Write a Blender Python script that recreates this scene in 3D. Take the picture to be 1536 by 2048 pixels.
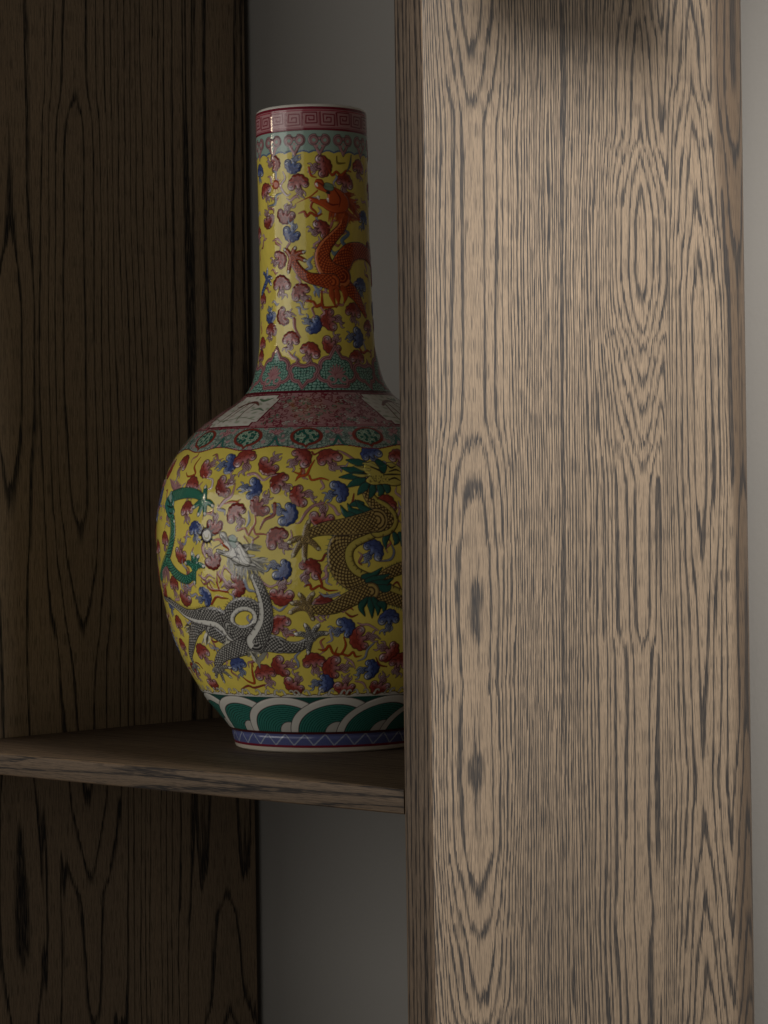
import bpy, math, random
import numpy as np
from mathutils import Matrix

# ------------------------------------------------------------------ scene, camera, light
SC = bpy.context.scene
for o in list(bpy.data.objects):
    bpy.data.objects.remove(o, do_unlink=True)
COL = SC.collection

FPX = 5000.0                       # focal length in pixels of the 1536 x 2048 photograph
PSI = math.radians(43.0)           # the camera looks 43 degrees to the left of straight-on
ROLL = 0.0137
RH = np.array([math.cos(PSI), math.sin(PSI), 0.0])      # camera right (level)
WH = np.array([-math.sin(PSI), math.cos(PSI), 0.0])     # camera forward
ZH = np.array([0.0, 0.0, 1.0])
CAM = np.array([1.2622, -1.3707, 0.207])
RV = RH * math.cos(ROLL) - ZH * math.sin(ROLL)
UV = ZH * math.cos(ROLL) + RH * math.sin(ROLL)

cam_data = bpy.data.cameras.new('camera')
cam_data.sensor_fit = 'VERTICAL'
cam_data.sensor_height = 36.0
cam_data.lens = 36.0 * FPX / 2048.0
cam_data.clip_start = 0.05
cam_data.clip_end = 60.0
cam = bpy.data.objects.new('camera', cam_data)
COL.objects.link(cam)
cam.matrix_world = Matrix(((RV[0], UV[0], -WH[0], CAM[0]),
                           (RV[1], UV[1], -WH[1], CAM[1]),
                           (RV[2], UV[2], -WH[2], CAM[2]),
                           (0, 0, 0, 1)))
SC.camera = cam

world = bpy.data.worlds.new('World')
SC.world = world
world.use_nodes = True
bg = world.node_tree.nodes['Background']
bg.inputs[0].default_value = (1.0, 0.93, 0.84, 1)
bg.inputs[1].default_value = 0.030


def area(name, loc, target, size, power, color, size_y=None, spread=180.0):
    d = bpy.data.lights.new(name, 'AREA')
    d.energy = power
    d.color = color
    d.size = size
    if size_y:
        d.shape = 'RECTANGLE'
        d.size_y = size_y
    d.spread = math.radians(spread)
    o = bpy.data.objects.new(name, d)
    COL.objects.link(o)
    v = np.array(target, float) - np.array(loc, float)
    from mathutils import Vector
    o.location = loc
    o.rotation_euler = Vector(v).to_track_quat('-Z', 'Y').to_euler()
    return o


def spot(name, loc, target, power, color, angle, blend, radius):
    d = bpy.data.lights.new(name, 'SPOT')
    d.energy = power
    d.color = color
    d.spot_size = math.radians(angle)
    d.spot_blend = blend
    d.shadow_soft_size = radius
    o = bpy.data.objects.new(name, d)
    COL.objects.link(o)
    from mathutils import Vector
    o.location = loc
    o.rotation_euler = Vector(np.array(target, float) - np.array(loc, float)).to_track_quat('-Z', 'Y').to_euler()
    return o


# daylight from a tall narrow window to the right of the unit
area('window_light', (1.75, -0.14, 0.25), (0.03, 0.2, 0.15), 0.30, 10.0, (1.0, 0.86, 0.70), 1.5)
# ceiling downlight that washes the near upright
spot('downlight', (1.10, 0.05, 1.35), (0.03, 0.46, -0.55), 270.0, (1.0, 0.965, 0.92), 62.0, 0.20, 0.27)
# soft room light from in front of the unit that reaches the vase
area('room_light', (-0.25, -3.2, 0.35), (-0.30, 0.20, 0.22), 3.3, 21.0, (1.0, 0.95, 0.88), 2.6)
# daylight from the room's far window, front left of the unit
area('side_window', (-1.75, -2.70, 0.45), (-0.30, 0.20, 0.22), 2.2, 25.0, (1.0, 0.96, 0.90), 2.0)
# small warm table lamp out of frame on the left, seen only as glints in the glaze
area('table_lamp', (-1.75, -1.25, 0.80), (-0.30, 0.22, 0.30), 0.05, 0.6, (1.0, 0.80, 0.55), 0.10)

SC.view_settings.view_transform = 'Standard'
SC.view_settings.look = 'None'
SC.view_settings.exposure = 0.0
SC.view_settings.gamma = 1.0
SC.cycles.max_bounces = 6
SC.cycles.use_denoising = True


# ------------------------------------------------------------------ pixel <-> place helpers
def ray(px, py):
    d = WH * FPX + RV * (px - 768.0) - UV * (py - 1024.0)
    return d / np.linalg.norm(d)


def on_x(px, py, x0):
    d = ray(px, py)
    t = (x0 - CAM[0]) / d[0]
    return CAM + t * d


def on_y(px, py, y0):
    d = ray(px, py)
    t = (y0 - CAM[1]) / d[1]
    return CAM + t * d


def project(P):
    D = P - CAM
    w = D @ WH
    return 768 + FPX * (D @ RV) / w, 1024 - FPX * (D @ UV) / w


# ------------------------------------------------------------------ object helpers
def link(name, me, parent=None, mats=()):
    o = bpy.data.objects.new(name, me)
    COL.objects.link(o)
    for m in mats:
        me.materials.append(m)
    if parent is not None:
        o.parent = parent
    return o


def empty(name, loc=(0, 0, 0)):
    o = bpy.data.objects.new(name, None)
    o.location = loc
    o.empty_display_size = 0.05
    COL.objects.link(o)
    return o


# ------------------------------------------------------------------ wood material
class NT:
    def __init__(self, mat):
        self.t = mat.node_tree
        self.n = self.t.nodes
        self.l = self.t.links

    def put(self, node, i, v):
        if v is None:
            return
        if hasattr(v, 'is_output'):
            self.l.new(v, node.inputs[i])
        else:
            node.inputs[i].default_value = v

    def math(self, op, a=None, b=None, c=None, clamp=False):
        n = self.n.new('ShaderNodeMath')
        n.operation = op
        n.use_clamp = clamp
        self.put(n, 0, a); self.put(n, 1, b); self.put(n, 2, c)
        return n.outputs[0]

    def vec(self, x, y, z=0.0):
        n = self.n.new('ShaderNodeCombineXYZ')
        self.put(n, 0, x); self.put(n, 1, y); self.put(n, 2, z)
        return n.outputs[0]

    def noise(self, v, detail=2.0, rough=0.5, scale=1.0, dim='3D'):
        n = self.n.new('ShaderNodeTexNoise')
        n.noise_dimensions = dim
        self.l.new(v, n.inputs['Vector'])
        n.inputs['Scale'].default_value = scale
        n.inputs['Detail'].default_value = detail
        n.inputs['Roughness'].default_value = rough
        return n.outputs[0]

    def ramp(self, x, a, b, lo=0.0, hi=1.0, smooth=True):
        n = self.n.new('ShaderNodeMapRange')
        n.interpolation_type = 'SMOOTHSTEP' if smooth else 'LINEAR'
        n.clamp = True
        self.put(n, 0, x); self.put(n, 1, a); self.put(n, 2, b); self.put(n, 3, lo); self.put(n, 4, hi)
        return n.outputs[0]

    def mix(self, f, a, b):
        n = self.n.new('ShaderNodeMix')
        n.data_type = 'RGBA'
        self.put(n, 0, f)
        self.put(n, 6, a); self.put(n, 7, b)
        return n.outputs[2]

    def curve(self, x, pts):
        """float curve through pts (0..1, 0..1)"""
        n = self.n.new('ShaderNodeFloatCurve')
        cu = n.mapping.curves[0]
        n.mapping.use_clip = False
        pts = sorted(pts)
        cu.points[0].location = pts[0]
        cu.points[1].location = pts[-1]
        for p in pts[1:-1]:
            cu.points.new(*p)
        for p in cu.points:
            p.handle_type = 'AUTO_CLAMPED'
        n.mapping.update()
        self.l.new(x, n.inputs['Value'])
        return n.outputs[0]


def wood(name, columns, seed=0.0, pitch=0.003, duty=0.42, pale=(0.143, 0.108, 0.076), dark=(0.011, 0.0095, 0.0095),
         jag=0.016, wob=0.010, wob2=0.0022, pore=0.55, rough=0.48, soft=0.10, spread=1.6, zr=(-0.45, 0.85), bump=0.25, reach=0.040, p_in=0.0085, d_in=0.016,
         lines_wob=1.2, fib=1500.0, contrast=1.0, col_thin=0.40, n4amp=1.6, heart_shade=None, ragged=0.0005, dash_amt=0.45, calm_k=0.88):
    """plain sawn oak: growth rings are the level lines of  min_i( R_i(v) + |u-u_i|/pitch );
    columns = [(u_i, flat half width, [(v, ring number), ...], drift)]"""
    m = bpy.data.materials.new(name)
    m.use_nodes = True
    N = NT(m)
    bsdf = N.n['Principled BSDF']
    at = N.n.new('ShaderNodeUVMap')
    at.uv_map = 'grain'
    sp = N.n.new('ShaderNodeSeparateXYZ')
    N.l.new(at.outputs[0], sp.inputs[0])
    u0, v0 = sp.outputs[0], sp.outputs[1]

    def nz(su, sv, k, detail=2.0, rough_=0.5):
        return N.noise(N.vec(N.math('MULTIPLY_ADD', u0, su, seed * 1.7 + k * 9.3), N.math('MULTIPLY_ADD', v0, sv, seed * 2.3 + k * 5.1)), detail, rough_, dim='2D')

    n1 = nz(7, 1.6, 1.3, 0)
    n2 = nz(55, 7.0, 2.7, 1)
    n3 = nz(fib, 26, 3.1, 0)
    u = N.math('MULTIPLY_ADD', N.math('SUBTRACT', n1, 0.5), wob * 2, u0)
    u = N.math('MULTIPLY_ADD', N.math('SUBTRACT', n2, 0.5), wob2 * 2, u)
    nr1 = nz(fib * 0.55, 28, 23.0, 1, 0.6)
    u = N.math('MULTIPLY_ADD', N.math('SUBTRACT', nr1, 0.5), ragged * 2, u)
    v = N.math('MULTIPLY_ADD', N.math('SUBTRACT', n3, 0.5), jag * 2, v0)
    n4 = nz(240, 9.0, 4.4, 1)
    v = N.math('MULTIPLY_ADD', N.math('SUBTRACT', n4, 0.5), jag * n4amp, v)
    t = N.ramp(v, zr[0], zr[1], smooth=False)
    f = None
    near = None
    for (uc, flat, pts, drift) in columns:
        vals = [p[1] for p in pts]
        lo, hi = min(vals), max(vals)
        span = max(hi - lo, 1e-3)
        cp = [((p[0] - zr[0]) / (zr[1] - zr[0]), (p[1] - lo) / span) for p in pts]
        cp.sort()
        e0 = float(np.interp(0.0, [c[0] for c in cp], [c[1] for c in cp]))
        e1 = float(np.interp(1.0, [c[0] for c in cp], [c[1] for c in cp]))
        cp = [(0.0, e0)] + [c for c in cp if 0.0 < c[0] < 1.0] + [(1.0, e1)]
        r = N.math('MULTIPLY_ADD', N.curve(t, cp), span, lo)
        uu = N.math('SUBTRACT', u, uc)
        if drift:
            uu = N.math('MULTIPLY_ADD', v0, -drift, uu)
        d = N.math('SQRT', N.math('MULTIPLY_ADD', uu, uu, flat * flat))
        g = N.math('MULTIPLY', N.math('SUBTRACT', d, flat), 1.0 / p_in)
        q = N.math('SUBTRACT', d, d_in)
        q = N.math('ADD', q, N.math('SQRT', N.math('MULTIPLY_ADD', q, q, 0.000025)))
        g = N.math('MULTIPLY_ADD', q, 0.5 * (1.0 / pitch - 1.0 / p_in), g)
        wt = N.math('DIVIDE', 1.0, N.math('ADD', 1.0, N.math('POWER', N.math('MULTIPLY', d, 1.0 / reach), 4.0)))
        fi = N.math('MULTIPLY_ADD', r, wt, g)
        nr_ = N.math('DIVIDE', 1.0, N.math('ADD', 1.0, N.math('POWER', N.math('MULTIPLY', d, 1.0 / (d_in * 1.25)), 4.0)))
        near = nr_ if near is None else N.math('MAXIMUM', near, nr_)
        f = fi if f is None else N.math('SMOOTH_MIN', f, fi, spread)
    calm = N.math('MULTIPLY_ADD', near, -calm_k, 1.0)
    f = N.math('MULTIPLY_ADD', N.math('MULTIPLY', N.math('SUBTRACT', nz(45, 1.1, 5.9, 2), 0.5), calm), lines_wob, f)
    f = N.math('MULTIPLY_ADD', N.math('MULTIPLY', N.math('SUBTRACT', nz(160, 2.2, 21.0, 1), 0.5), calm), lines_wob * 0.45, f)
    fr = N.math('FRACT', f)
    w = N.math('MULTIPLY_ADD', N.math('SUBTRACT', nz(130, 3.0, 7.7, 1), 0.5), duty * 0.9, duty)
    n5 = nz(fib * 1.1, 34, 9.1, 1, 0.6)
    w = N.math('MULTIPLY_ADD', N.math('SUBTRACT', n5, 0.5), duty * 1.15, w)
    w = N.math('MULTIPLY', w, N.math('MULTIPLY_ADD', near, -col_thin, 1.0))
    band = N.math('MULTIPLY', N.ramp(fr, 0.0, soft * 0.6),
                  N.math('SUBTRACT', 1.0, N.ramp(fr, N.math('SUBTRACT', w, soft), N.math('ADD', w, soft))))
    n6 = nz(fib * 0.85, 45, 11.5, 1, 0.6)
    pores = N.ramp(n6, 0.34, 0.50, pore, 1.0)
    dk = N.math('MULTIPLY', band, pores)
    dk = N.math('MULTIPLY', dk, contrast)
    # loose pore dashes between the rings
    n7 = nz(fib * 0.8, 55, 13.2, 0)
    dash = N.ramp(n7, 0.60, 0.72, 0.0, dash_amt)
    dk = N.math('MAXIMUM', dk, dash)
    n8 = nz(fib * 0.6, 16, 15.0, 1)
    n9 = nz(9, 2.2, 17.0, 1)
    k = N.math('MULTIPLY_ADD', N.math('SUBTRACT', n8, 0.5), 0.55, 1.0)
    k = N.math('MULTIPLY', k, N.math('MULTIPLY_ADD', N.math('SUBTRACT', n9, 0.5), 0.40, 1.0))
    fleck = nz(fib * 1.3, 210, 19.0, 0)
    k = N.math('MULTIPLY', k, N.math('MULTIPLY_ADD', N.math('SUBTRACT', fleck, 0.5), 0.45, 1.0))
    base = N.n.new('ShaderNodeVectorMath')
    base.operation = 'SCALE'
    base.inputs[0].default_value = pale
    N.l.new(k, base.inputs['Scale'])
    bcol = base.outputs[0]
    if heart_shade is not None:              # darker back edge: heartwood tone plus painted shade of the rounding
        hw_ = N.ramp(N.math('MULTIPLY_ADD', N.math('SUBTRACT', n1, 0.5), 0.05, N.math('MULTIPLY_ADD', N.math('SUBTRACT', n2, 0.5), 0.012, u0)), heart_shade, heart_shade + 0.022)
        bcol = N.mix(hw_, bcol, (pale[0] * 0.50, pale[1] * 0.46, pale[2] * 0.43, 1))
    colr = N.mix(dk, bcol, (*dark, 1))
    N.l.new(colr, bsdf.inputs['Base Color'])
    N.l.new(N.math('MULTIPLY_ADD', dk, 0.18, rough), bsdf.inputs['Roughness'])
    bsdf.inputs['Specular IOR Level'].default_value = 0.45
    h = N.math('ADD', n8, n5)
    b = N.n.new('ShaderNodeBump')
    b.inputs['Strength'].default_value = bump
    b.inputs['Distance'].default_value = 0.0004
    N.l.new(h, b.inputs['Height'])
    N.l.new(b.outputs[0], bsdf.inputs['Normal'])
    return m


def col_right(px, marks, flat, drift=0.0):
    """marks: (pixel y, ring number) down one column of the lit upright"""
    pts = []
    for y, r in marks:
        P = on_x(px + 0.0137 * (y - 1024), y, TH)
        pts.append((P[2], r))
    P = on_x(px, 1024, TH)
    return (P[1], flat, pts, drift)


def col_left(px, marks, flat, drift=0.0):
    pts = []
    for y, r in marks:
        P = on_x(px + 0.0137 * (y - 1024), y, XL)
        pts.append((P[2], r))
    P = on_x(px, 1024, XL)
    return (P[1], flat, pts, drift)


TH = 0.0293      # thickness of the uprights
XL = -0.600      # inner face of the far upright
YW = 0.4340      # wall plane
YL = 0.4242      # depth of the far upright
SH = 0.0190      # thickness of the shelf

# ring numbers increase where V's point down, fall where they point up
c1 = col_right(952, [(-300, -.6), (-60, 0.2), (60, 0.85), (75, 1.0), (115, 1.3), (150, 1.6), (188, 2.0), (210, 2.2), (245, 2.5), (500, 2.55), (835, 2.5), (855, 2.3), (876, 2.0), (900, 1.65), (924, 1.3), (956, 1.0), (1010, 0.65), (1078, 0.42), (1098, 0.16), (1150, 0.10), (1180, -0.06), (1255, -0.06), (1285, 0.10), (1340, 0.16), (1372, 0.40), (1402, 0.16), (1500, 0.10), (1520, -0.05), (1555, -0.05), (1580, 0.10), (1680, 0.18), (1730, 0.6), (1777, 1.0), (1816, 1.3), (1845, 1.7),
                     (1866, 2.0), (1884, 2.25), (1940, 2.6), (1988, 3.0), (2016, 3.3), (2045, 3.95), (2080, 4.3), (2200, 6.0)], 0.016)
c2 = col_right(1284, [(-300, 7), (0, 5.6), (34, 5.32), (60, 5.0), (160, 4.6), (255, 4.32), (287, 4.0), (299, 3.6), (310, 3.3), (336, 3.0), (356, 2.6), (378, 2.3), (416, 2.0), (440, 1.85), (545, 1.85), (570, 2.02), (596, 2.25), (622, 2.6), (648, 3.0), (664, 3.22), (674, 3.6),
                      (687, 4.0), (700, 4.22), (724, 4.6), (748, 5.0), (763, 5.22), (785, 5.6), (806, 6.0), (822, 6.22), (848, 6.6), (872, 7.0), (888, 7.25), (903, 7.6), (918, 8.0), (942, 8.3), (975, 8.6), (1240, 8.66), (1285, 9.1), (1320, 9.4), (1600, 9.55), (1760, 9.42), (1830, 9.2), (1880, 9.35), (2060, 9.7), (2300, 10)], 0.007)
c3 = col_right(1402, [(-300, 6), (0, 4.2), (80, 3.7), (168, 3.3), (192, 3.0), (222, 2.6), (250, 2.3), (280, 2.0), (330, 1.6), (384, 1.3), (436, 1.0), (470, 0.6), (500, 0.3), (556, 0.0), (600, -0.3), (900, -0.35),
                      (980, -0.2), (1040, 0.1), (1110, 0.3), (1180, 0.6), (1300, 0.9), (1400, 1.1), (1500, 1.3), (1560, 1.5), (1640, 1.2), (1700, 0.9), (1760, 0.4), (1800, 0.1), (1860, -0.3), (1920, -0.8), (1990, -1.2), (2060, -1.8), (2300, -4)], 0.007)
c4 = col_right(1492, [(-300, 2.2), (40, 2.15), (130, 2.1), (250, 2.6), (330, 3.1), (450, 3.6), (560, 4.05), (700, 4.12), (900, 4.1), (1010, 3.6), (1110, 3.15), (1230, 3.1), (1400, 3.12), (1500, 2.7), (1640, 2.1), (1760, 1.6), (1850, 1.1), (1960, 0.4), (2100, -1), (2300, -3)], 0.012)
wood_lit = wood('oak_veneer_lit_face', [c1, c2, c3, c4], seed=0.0, pitch=0.0028, duty=0.50, pore=0.62, soft=0.055, heart_shade=0.372, lines_wob=2.6, reach=0.056, wob=0.009, wob2=0.0030, jag=0.0085, p_in=0.0084, d_in=0.037, col_thin=0.40, n4amp=0.22, spread=3.2, ragged=0.0007, dash_amt=0.62, calm_k=0.62)

b1 = col_left(165, [(-300, 2.5), (60, 2.4), (180, 2.2), (215, 1.9), (270, 1.55), (600, 1.5), (880, 1.6), (1010, 1.75), (1060, 2.05), (1085, 2.12), (1160, 2.5), (1230, 2.9), (1262, 3.1), (1330, 3.5), (1440, 3.7),
                    (1560, 3.9), (1640, 4.3), (1720, 4.8), (1760, 5.1), (1800, 5.5), (1990, 5.8), (2060, 6.1), (2300, 8)], 0.008)
b2 = col_left(445, [(-300, 6.4), (400, 6.5), (1000, 6.6), (1600, 6.5), (1740, 6.3), (1790, 6.05), (1840, 5.6), (1980, 5.3), (2030, 5.0), (2100, 4.4), (2300, 3)], 0.010)
b3 = col_left(25, [(-300, 4.5), (300, 4.2), (470, 4.0), (560, 3.7), (700, 3.5), (930, 3.9), (1060, 4.2), (1380, 4.6), (1560, 4.4), (1840, 4.0), (1950, 4.2), (2300, 5)], 0.014)
wood_side = wood('oak_veneer_side', [b1, b2, b3], seed=31.0, pitch=0.0066, duty=0.18, jag=0.007, wob=0.010, wob2=0.0024, soft=0.06, spread=1.2, n4amp=0.8,
                 pale=(0.275, 0.200, 0.126), dark=(0.012, 0.010, 0.009), col_thin=0.0, p_in=0.014, d_in=0.02, rough=0.55, lines_wob=0.8, zr=(-0.75, 1.05))
wood_edge = wood('oak_edge_lipping', [(-0.20, 0.02, [(-1, 0.0), (1, 1.0)], 0.0)], seed=57.0, pitch=0.0042, duty=0.36, jag=0.010, wob=0.004, wob2=0.0012,
                 pale=(0.120, 0.080, 0.048), dark=(0.016, 0.010, 0.007), rough=0.6, lines_wob=2.0, pore=0.35)
wood_shelf = wood('oak_shelf', [(0.55, 0.02, [(-1, 0.0), (1, 1.5)], 0.0)], seed=83.0, pitch=0.0055, duty=0.38, jag=0.02, wob=0.006, wob2=0.0012,
                  pale=(0.108, 0.070, 0.040), dark=(0.013, 0.009, 0.006), rough=0.55, lines_wob=2.0)
wood_front = wood('oak_shelf_front', [(0.30, 0.02, [(-1, 0.0), (1, 3.0)], 0.04)], seed=101.0, pitch=0.0036, duty=0.34, jag=0.016, wob=0.006, wob2=0.0012,
                  pale=(0.100, 0.064, 0.035), dark=(0.012, 0.008, 0.006), rough=0.6, lines_wob=2.5, pore=0.3)

wallm = bpy.data.materials.new('grey_wall_paint')
wallm.use_nodes = True
N = NT(wallm)
tc = N.n.new('ShaderNodeTexCoord')
nn = N.noise(tc.outputs['Object'], 3, 0.6, 260)
n2_ = N.noise(tc.outputs['Object'], 2, 0.5, 2.2)
kk = N.math('MULTIPLY_ADD', N.math('SUBTRACT', n2_, 0.5), 0.10, 1.0)
kk = N.math('MULTIPLY', kk, N.math('MULTIPLY_ADD', N.math('SUBTRACT', nn, 0.5), 0.06, 1.0))
sc_ = N.n.new('ShaderNodeVectorMath'); sc_.operation = 'SCALE'
sc_.inputs[0].default_value = (0.250, 0.240, 0.224)
N.l.new(kk, sc_.inputs['Scale'])
N.l.new(sc_.outputs[0], N.n['Principled BSDF'].inputs['Base Color'])
N.n['Principled BSDF'].inputs['Roughness'].default_value = 0.85
bb = N.n.new('ShaderNodeBump'); bb.inputs['Strength'].default_value = 0.12; bb.inputs['Distance'].default_value = 0.0006
N.l.new(nn, bb.inputs['Height']); N.l.new(bb.outputs[0], N.n['Principled BSDF'].inputs['Normal'])


# ------------------------------------------------------------------ setting and shelving
def grid_mesh(name, P, UVs, mat_of=None, closed=False):
    """P (n, m, 3) rows of points, UVs (n, m, 2); faces between rows and columns"""
    n, m = P.shape[:2]
    idx = np.arange(n * m).reshape(n, m)
    a = idx[:-1, :-1].ravel(); b = idx[:-1, 1:].ravel(); c = idx[1:, 1:].ravel(); d = idx[1:, :-1].ravel()
    F = np.stack([a, b, c, d], 1)
    return P.reshape(-1, 3), F, UVs.reshape(-1, 2)


def make_mesh(name, V, F, uv=None, smooth=True, mat_idx=None):
    me = bpy.data.meshes.new(name)
    me.vertices.add(len(V)); me.vertices.foreach_set('co', np.asarray(V, np.float32).ravel())
    nl = F.size
    me.loops.add(nl); me.loops.foreach_set('vertex_index', F.astype(np.int32).ravel())
    me.polygons.add(len(F))
    k = F.shape[1]
    me.polygons.foreach_set('loop_start', np.arange(0, nl, k, dtype=np.int32))
    me.polygons.foreach_set('use_smooth', np.full(len(F), smooth))
    if mat_idx is not None:
        me.polygons.foreach_set('material_index', np.asarray(mat_idx, np.int32))
    me.update(calc_edges=True)
    if uv is not None:
        l = me.uv_layers.new(name='grain')
        l.data.foreach_set('uv', uv[F.ravel()].astype(np.float32).ravel())
    return me


def board(name, outline, uacross, mats, zlo, zhi, parent, axis='Z'):
    """outline: list of (x, y, u, material) walked around the board; extruded along the grain.
    axis Z: upright, grain vertical.  axis X: shelf, outline given as (y, z), grain along x"""
    V, F, UVl, mi, nr = [], [], [], [], []
    n = len(outline)
    steps = 2
    vv = np.linspace(zlo, zhi, steps)
    uvs = []
    faces = []
    for i in range(n):
        p, q = outline[i], outline[(i + 1) % n]
        if axis == 'Z':
            quad = [(p[0], p[1], zlo), (q[0], q[1], zlo), (q[0], q[1], zhi), (p[0], p[1], zhi)]
        else:
            quad = [(zlo, p[0], p[1]), (zhi, p[0], p[1]), (zhi, q[0], q[1]), (zlo, q[0], q[1])]
        up, uq = p[2], p[2] + math.hypot(q[0] - p[0], q[1] - p[1]) * (1 if len(p) < 5 else p[4])
        if axis == 'Z':
            uv = [(up, zlo), (uq, zlo), (uq, zhi), (up, zhi)]
        else:
            uv = [(up, zlo), (up, zhi), (uq, zhi), (uq, zlo)]
        k = len(V)
        V += quad; uvs += uv; faces.append((k, k + 1, k + 2, k + 3)); mi.append(p[3])
    me = make_mesh(name, np.array(V), np.array(faces), np.array(uvs), smooth=False, mat_idx=mi)
    # end caps, welded so that the board is closed
    import bmesh
    bm = bmesh.new(); bm.from_mesh(me)
    bmesh.ops.remove_doubles(bm, verts=bm.verts, dist=1e-6)
    bound = [e for e in bm.edges if e.is_boundary]
    bmesh.ops.contextual_create(bm, geom=bound) if False else bmesh.ops.edgeloop_fill(bm, edges=bound)
    bmesh.ops.recalc_face_normals(bm, faces=bm.faces)
    for f_ in bm.faces:
        f_.smooth = len(f_.verts) == 4
    for e in bm.edges:
        if len(e.link_faces) == 2 and e.calc_face_angle(0) > math.radians(32):
            e.smooth = False
    bm.to_mesh(me); bm.free()
    return link(name, me, parent, mats)


def arc(cx, cy, r, a0, a1, n):
    return [(cx + r * math.cos(math.radians(a0 + (a1 - a0) * i / n)), cy + r * math.sin(math.radians(a0 + (a1 - a0) * i / n))) for i in range(n + 1)]


# wall behind
wv = np.array([[-2.2, YW, -1.4], [2.6, YW, -1.4], [2.6, YW, 2.2], [-2.2, YW, 2.2],
               [-2.2, YW + 0.1, -1.4], [2.6, YW + 0.1, -1.4], [2.6, YW + 0.1, 2.2], [-2.2, YW + 0.1, 2.2]])
wf = np.array([[0, 1, 2, 3], [5, 4, 7, 6], [4, 0, 3, 7], [1, 5, 6, 2], [3, 2, 6, 7], [4, 5, 1, 0]])
wall = link('wall', make_mesh('wall', wv, wf, smooth=False), None, [wallm])
wall['kind'] = 'structure'
wall['label'] = 'plain warm grey painted wall behind the wooden shelving'

unit = empty('display_shelf', (0, 0, 0))
unit['label'] = 'dark grained oak display shelf with two uprights, holding the yellow vase'
unit['category'] = 'shelf'


def upright(name, x0, x1, y1, mats, rb, ra=0.0026, ra_x=0.025):
    """x0 left face, x1 right face; right face carries grain u = distance from the front arris"""
    pts = []
    # front left arris, front face
    fl = arc(x0 + ra, ra, ra, 180, 270, 4)
    fr_ = arc(x1 - ra, ra, ra, 270, 360, 4)
    bk = [(x1 - ra_x + ra_x * math.cos(q), y1 - rb + rb * math.sin(q)) for q in np.linspace(0, math.pi / 2, 20)]
    out = []
    for p in fl: out.append((p, 1))
    for p in fr_: out.append((p, 1))
    for p in bk: out.append((p, 0))
    out.append(((x0, y1), 2))
    res = []
    nfl, nfr = len(fl), len(fr_)
    # u: front face counts back from the arris; right face and bullnose count forward
    u = 0.0
    for i, (p, mt) in enumerate(out):
        if i < nfl + nfr - 3:
            res.append((p[0], p[1], p[0] - x1 + ra, 1))
        else:
            res.append((p[0], p[1], None, 0 if i < len(out) - 2 else 2))
    # fill running u for the right side
    run = 0.0
    start = nfl + nfr - 3
    final = []
    for i, r_ in enumerate(res):
        if r_[2] is not None:
            final.append(r_)
        else:
            if i > start:
                run += math.hypot(r_[0] - res[i - 1][0], r_[1] - res[i - 1][1])
            final.append((r_[0], r_[1], run, r_[3]))
    return board(name, final, None, mats, -0.95, 1.25, unit)


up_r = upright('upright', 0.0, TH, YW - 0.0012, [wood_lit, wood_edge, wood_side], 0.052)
up_r['label'] = 'near upright with pale daylit right face and rounded back edge'


def upright_left():
    ra = 0.0016
    fl = arc(XL - TH + ra, ra, ra, 180, 270, 4)
    fr_ = arc(XL - ra, ra, ra, 270, 360, 4)
    out = [(p[0], p[1], p[0] - XL + ra, 1) for p in fl + fr_[:-1]]
    out.append((fr_[-1][0], fr_[-1][1], fr_[-1][1], 0))
    out.append((XL, YL, YL, 2))
    out.append((XL - TH, YL, YL + TH, 2))
    return board('upright', out, None, [wood_side, wood_edge, wood_edge], -0.95, 1.25, unit)


up_l = upright_left()
up_l['label'] = 'far upright in deep shade with dark streaked grain'


def shelf_board(z):
    r = 0.0015
    x0, x1 = XL + 0.0010, -0.0010
    y0, y1 = 0.0012, YW - 0.0015
    out = []
    # walk (y, z): front bottom arris, front face, front top arris, top, back, underside
    for p in arc(y0 + r, z - SH + r, r, 270, 180, 3): out.append((p[0], p[1], p[1] - z + 0.30, 1))
    ft = arc(y0 + r, z - r, r, 180, 90, 3)
    for p in ft[:-1]: out.append((p[0], p[1], p[1] - z + 0.30, 1))
    out.append((ft[-1][0], ft[-1][1], ft[-1][0], 0))
    out.append((y1, z, y1, 0))
    out.append((y1, z - SH, 0.5, 0))
    return board('shelf', out, None, [wood_shelf, wood_front], x0, x1, unit, axis='X')


sh = shelf_board(0.0)
sh['label'] = 'single fixed shelf board with streaked front edge under the vase'


def add_shade_board():
    """added board, unseen above the frame, sized to cast a shadow across the top of the face"""
    z0, z1 = 0.700, 0.718
    y0, y1, x0, x1, r = 0.050, 0.272, TH + 0.0004, 0.212, 0.012
    out = [(y0, z0, 0.0, 0), (y0, z1, 0.02, 0), (y1, z1, 0.24, 0), (y1, z0, 0.26, 0)]
    return board('shade_board', out, None, [wood_shelf], x0, x1, unit, axis='X')


lg = add_shade_board()  # added light blocker, out of view, shading the top of the right face
lg['label'] = 'unseen oak board added to shade the top of the near upright'

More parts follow.
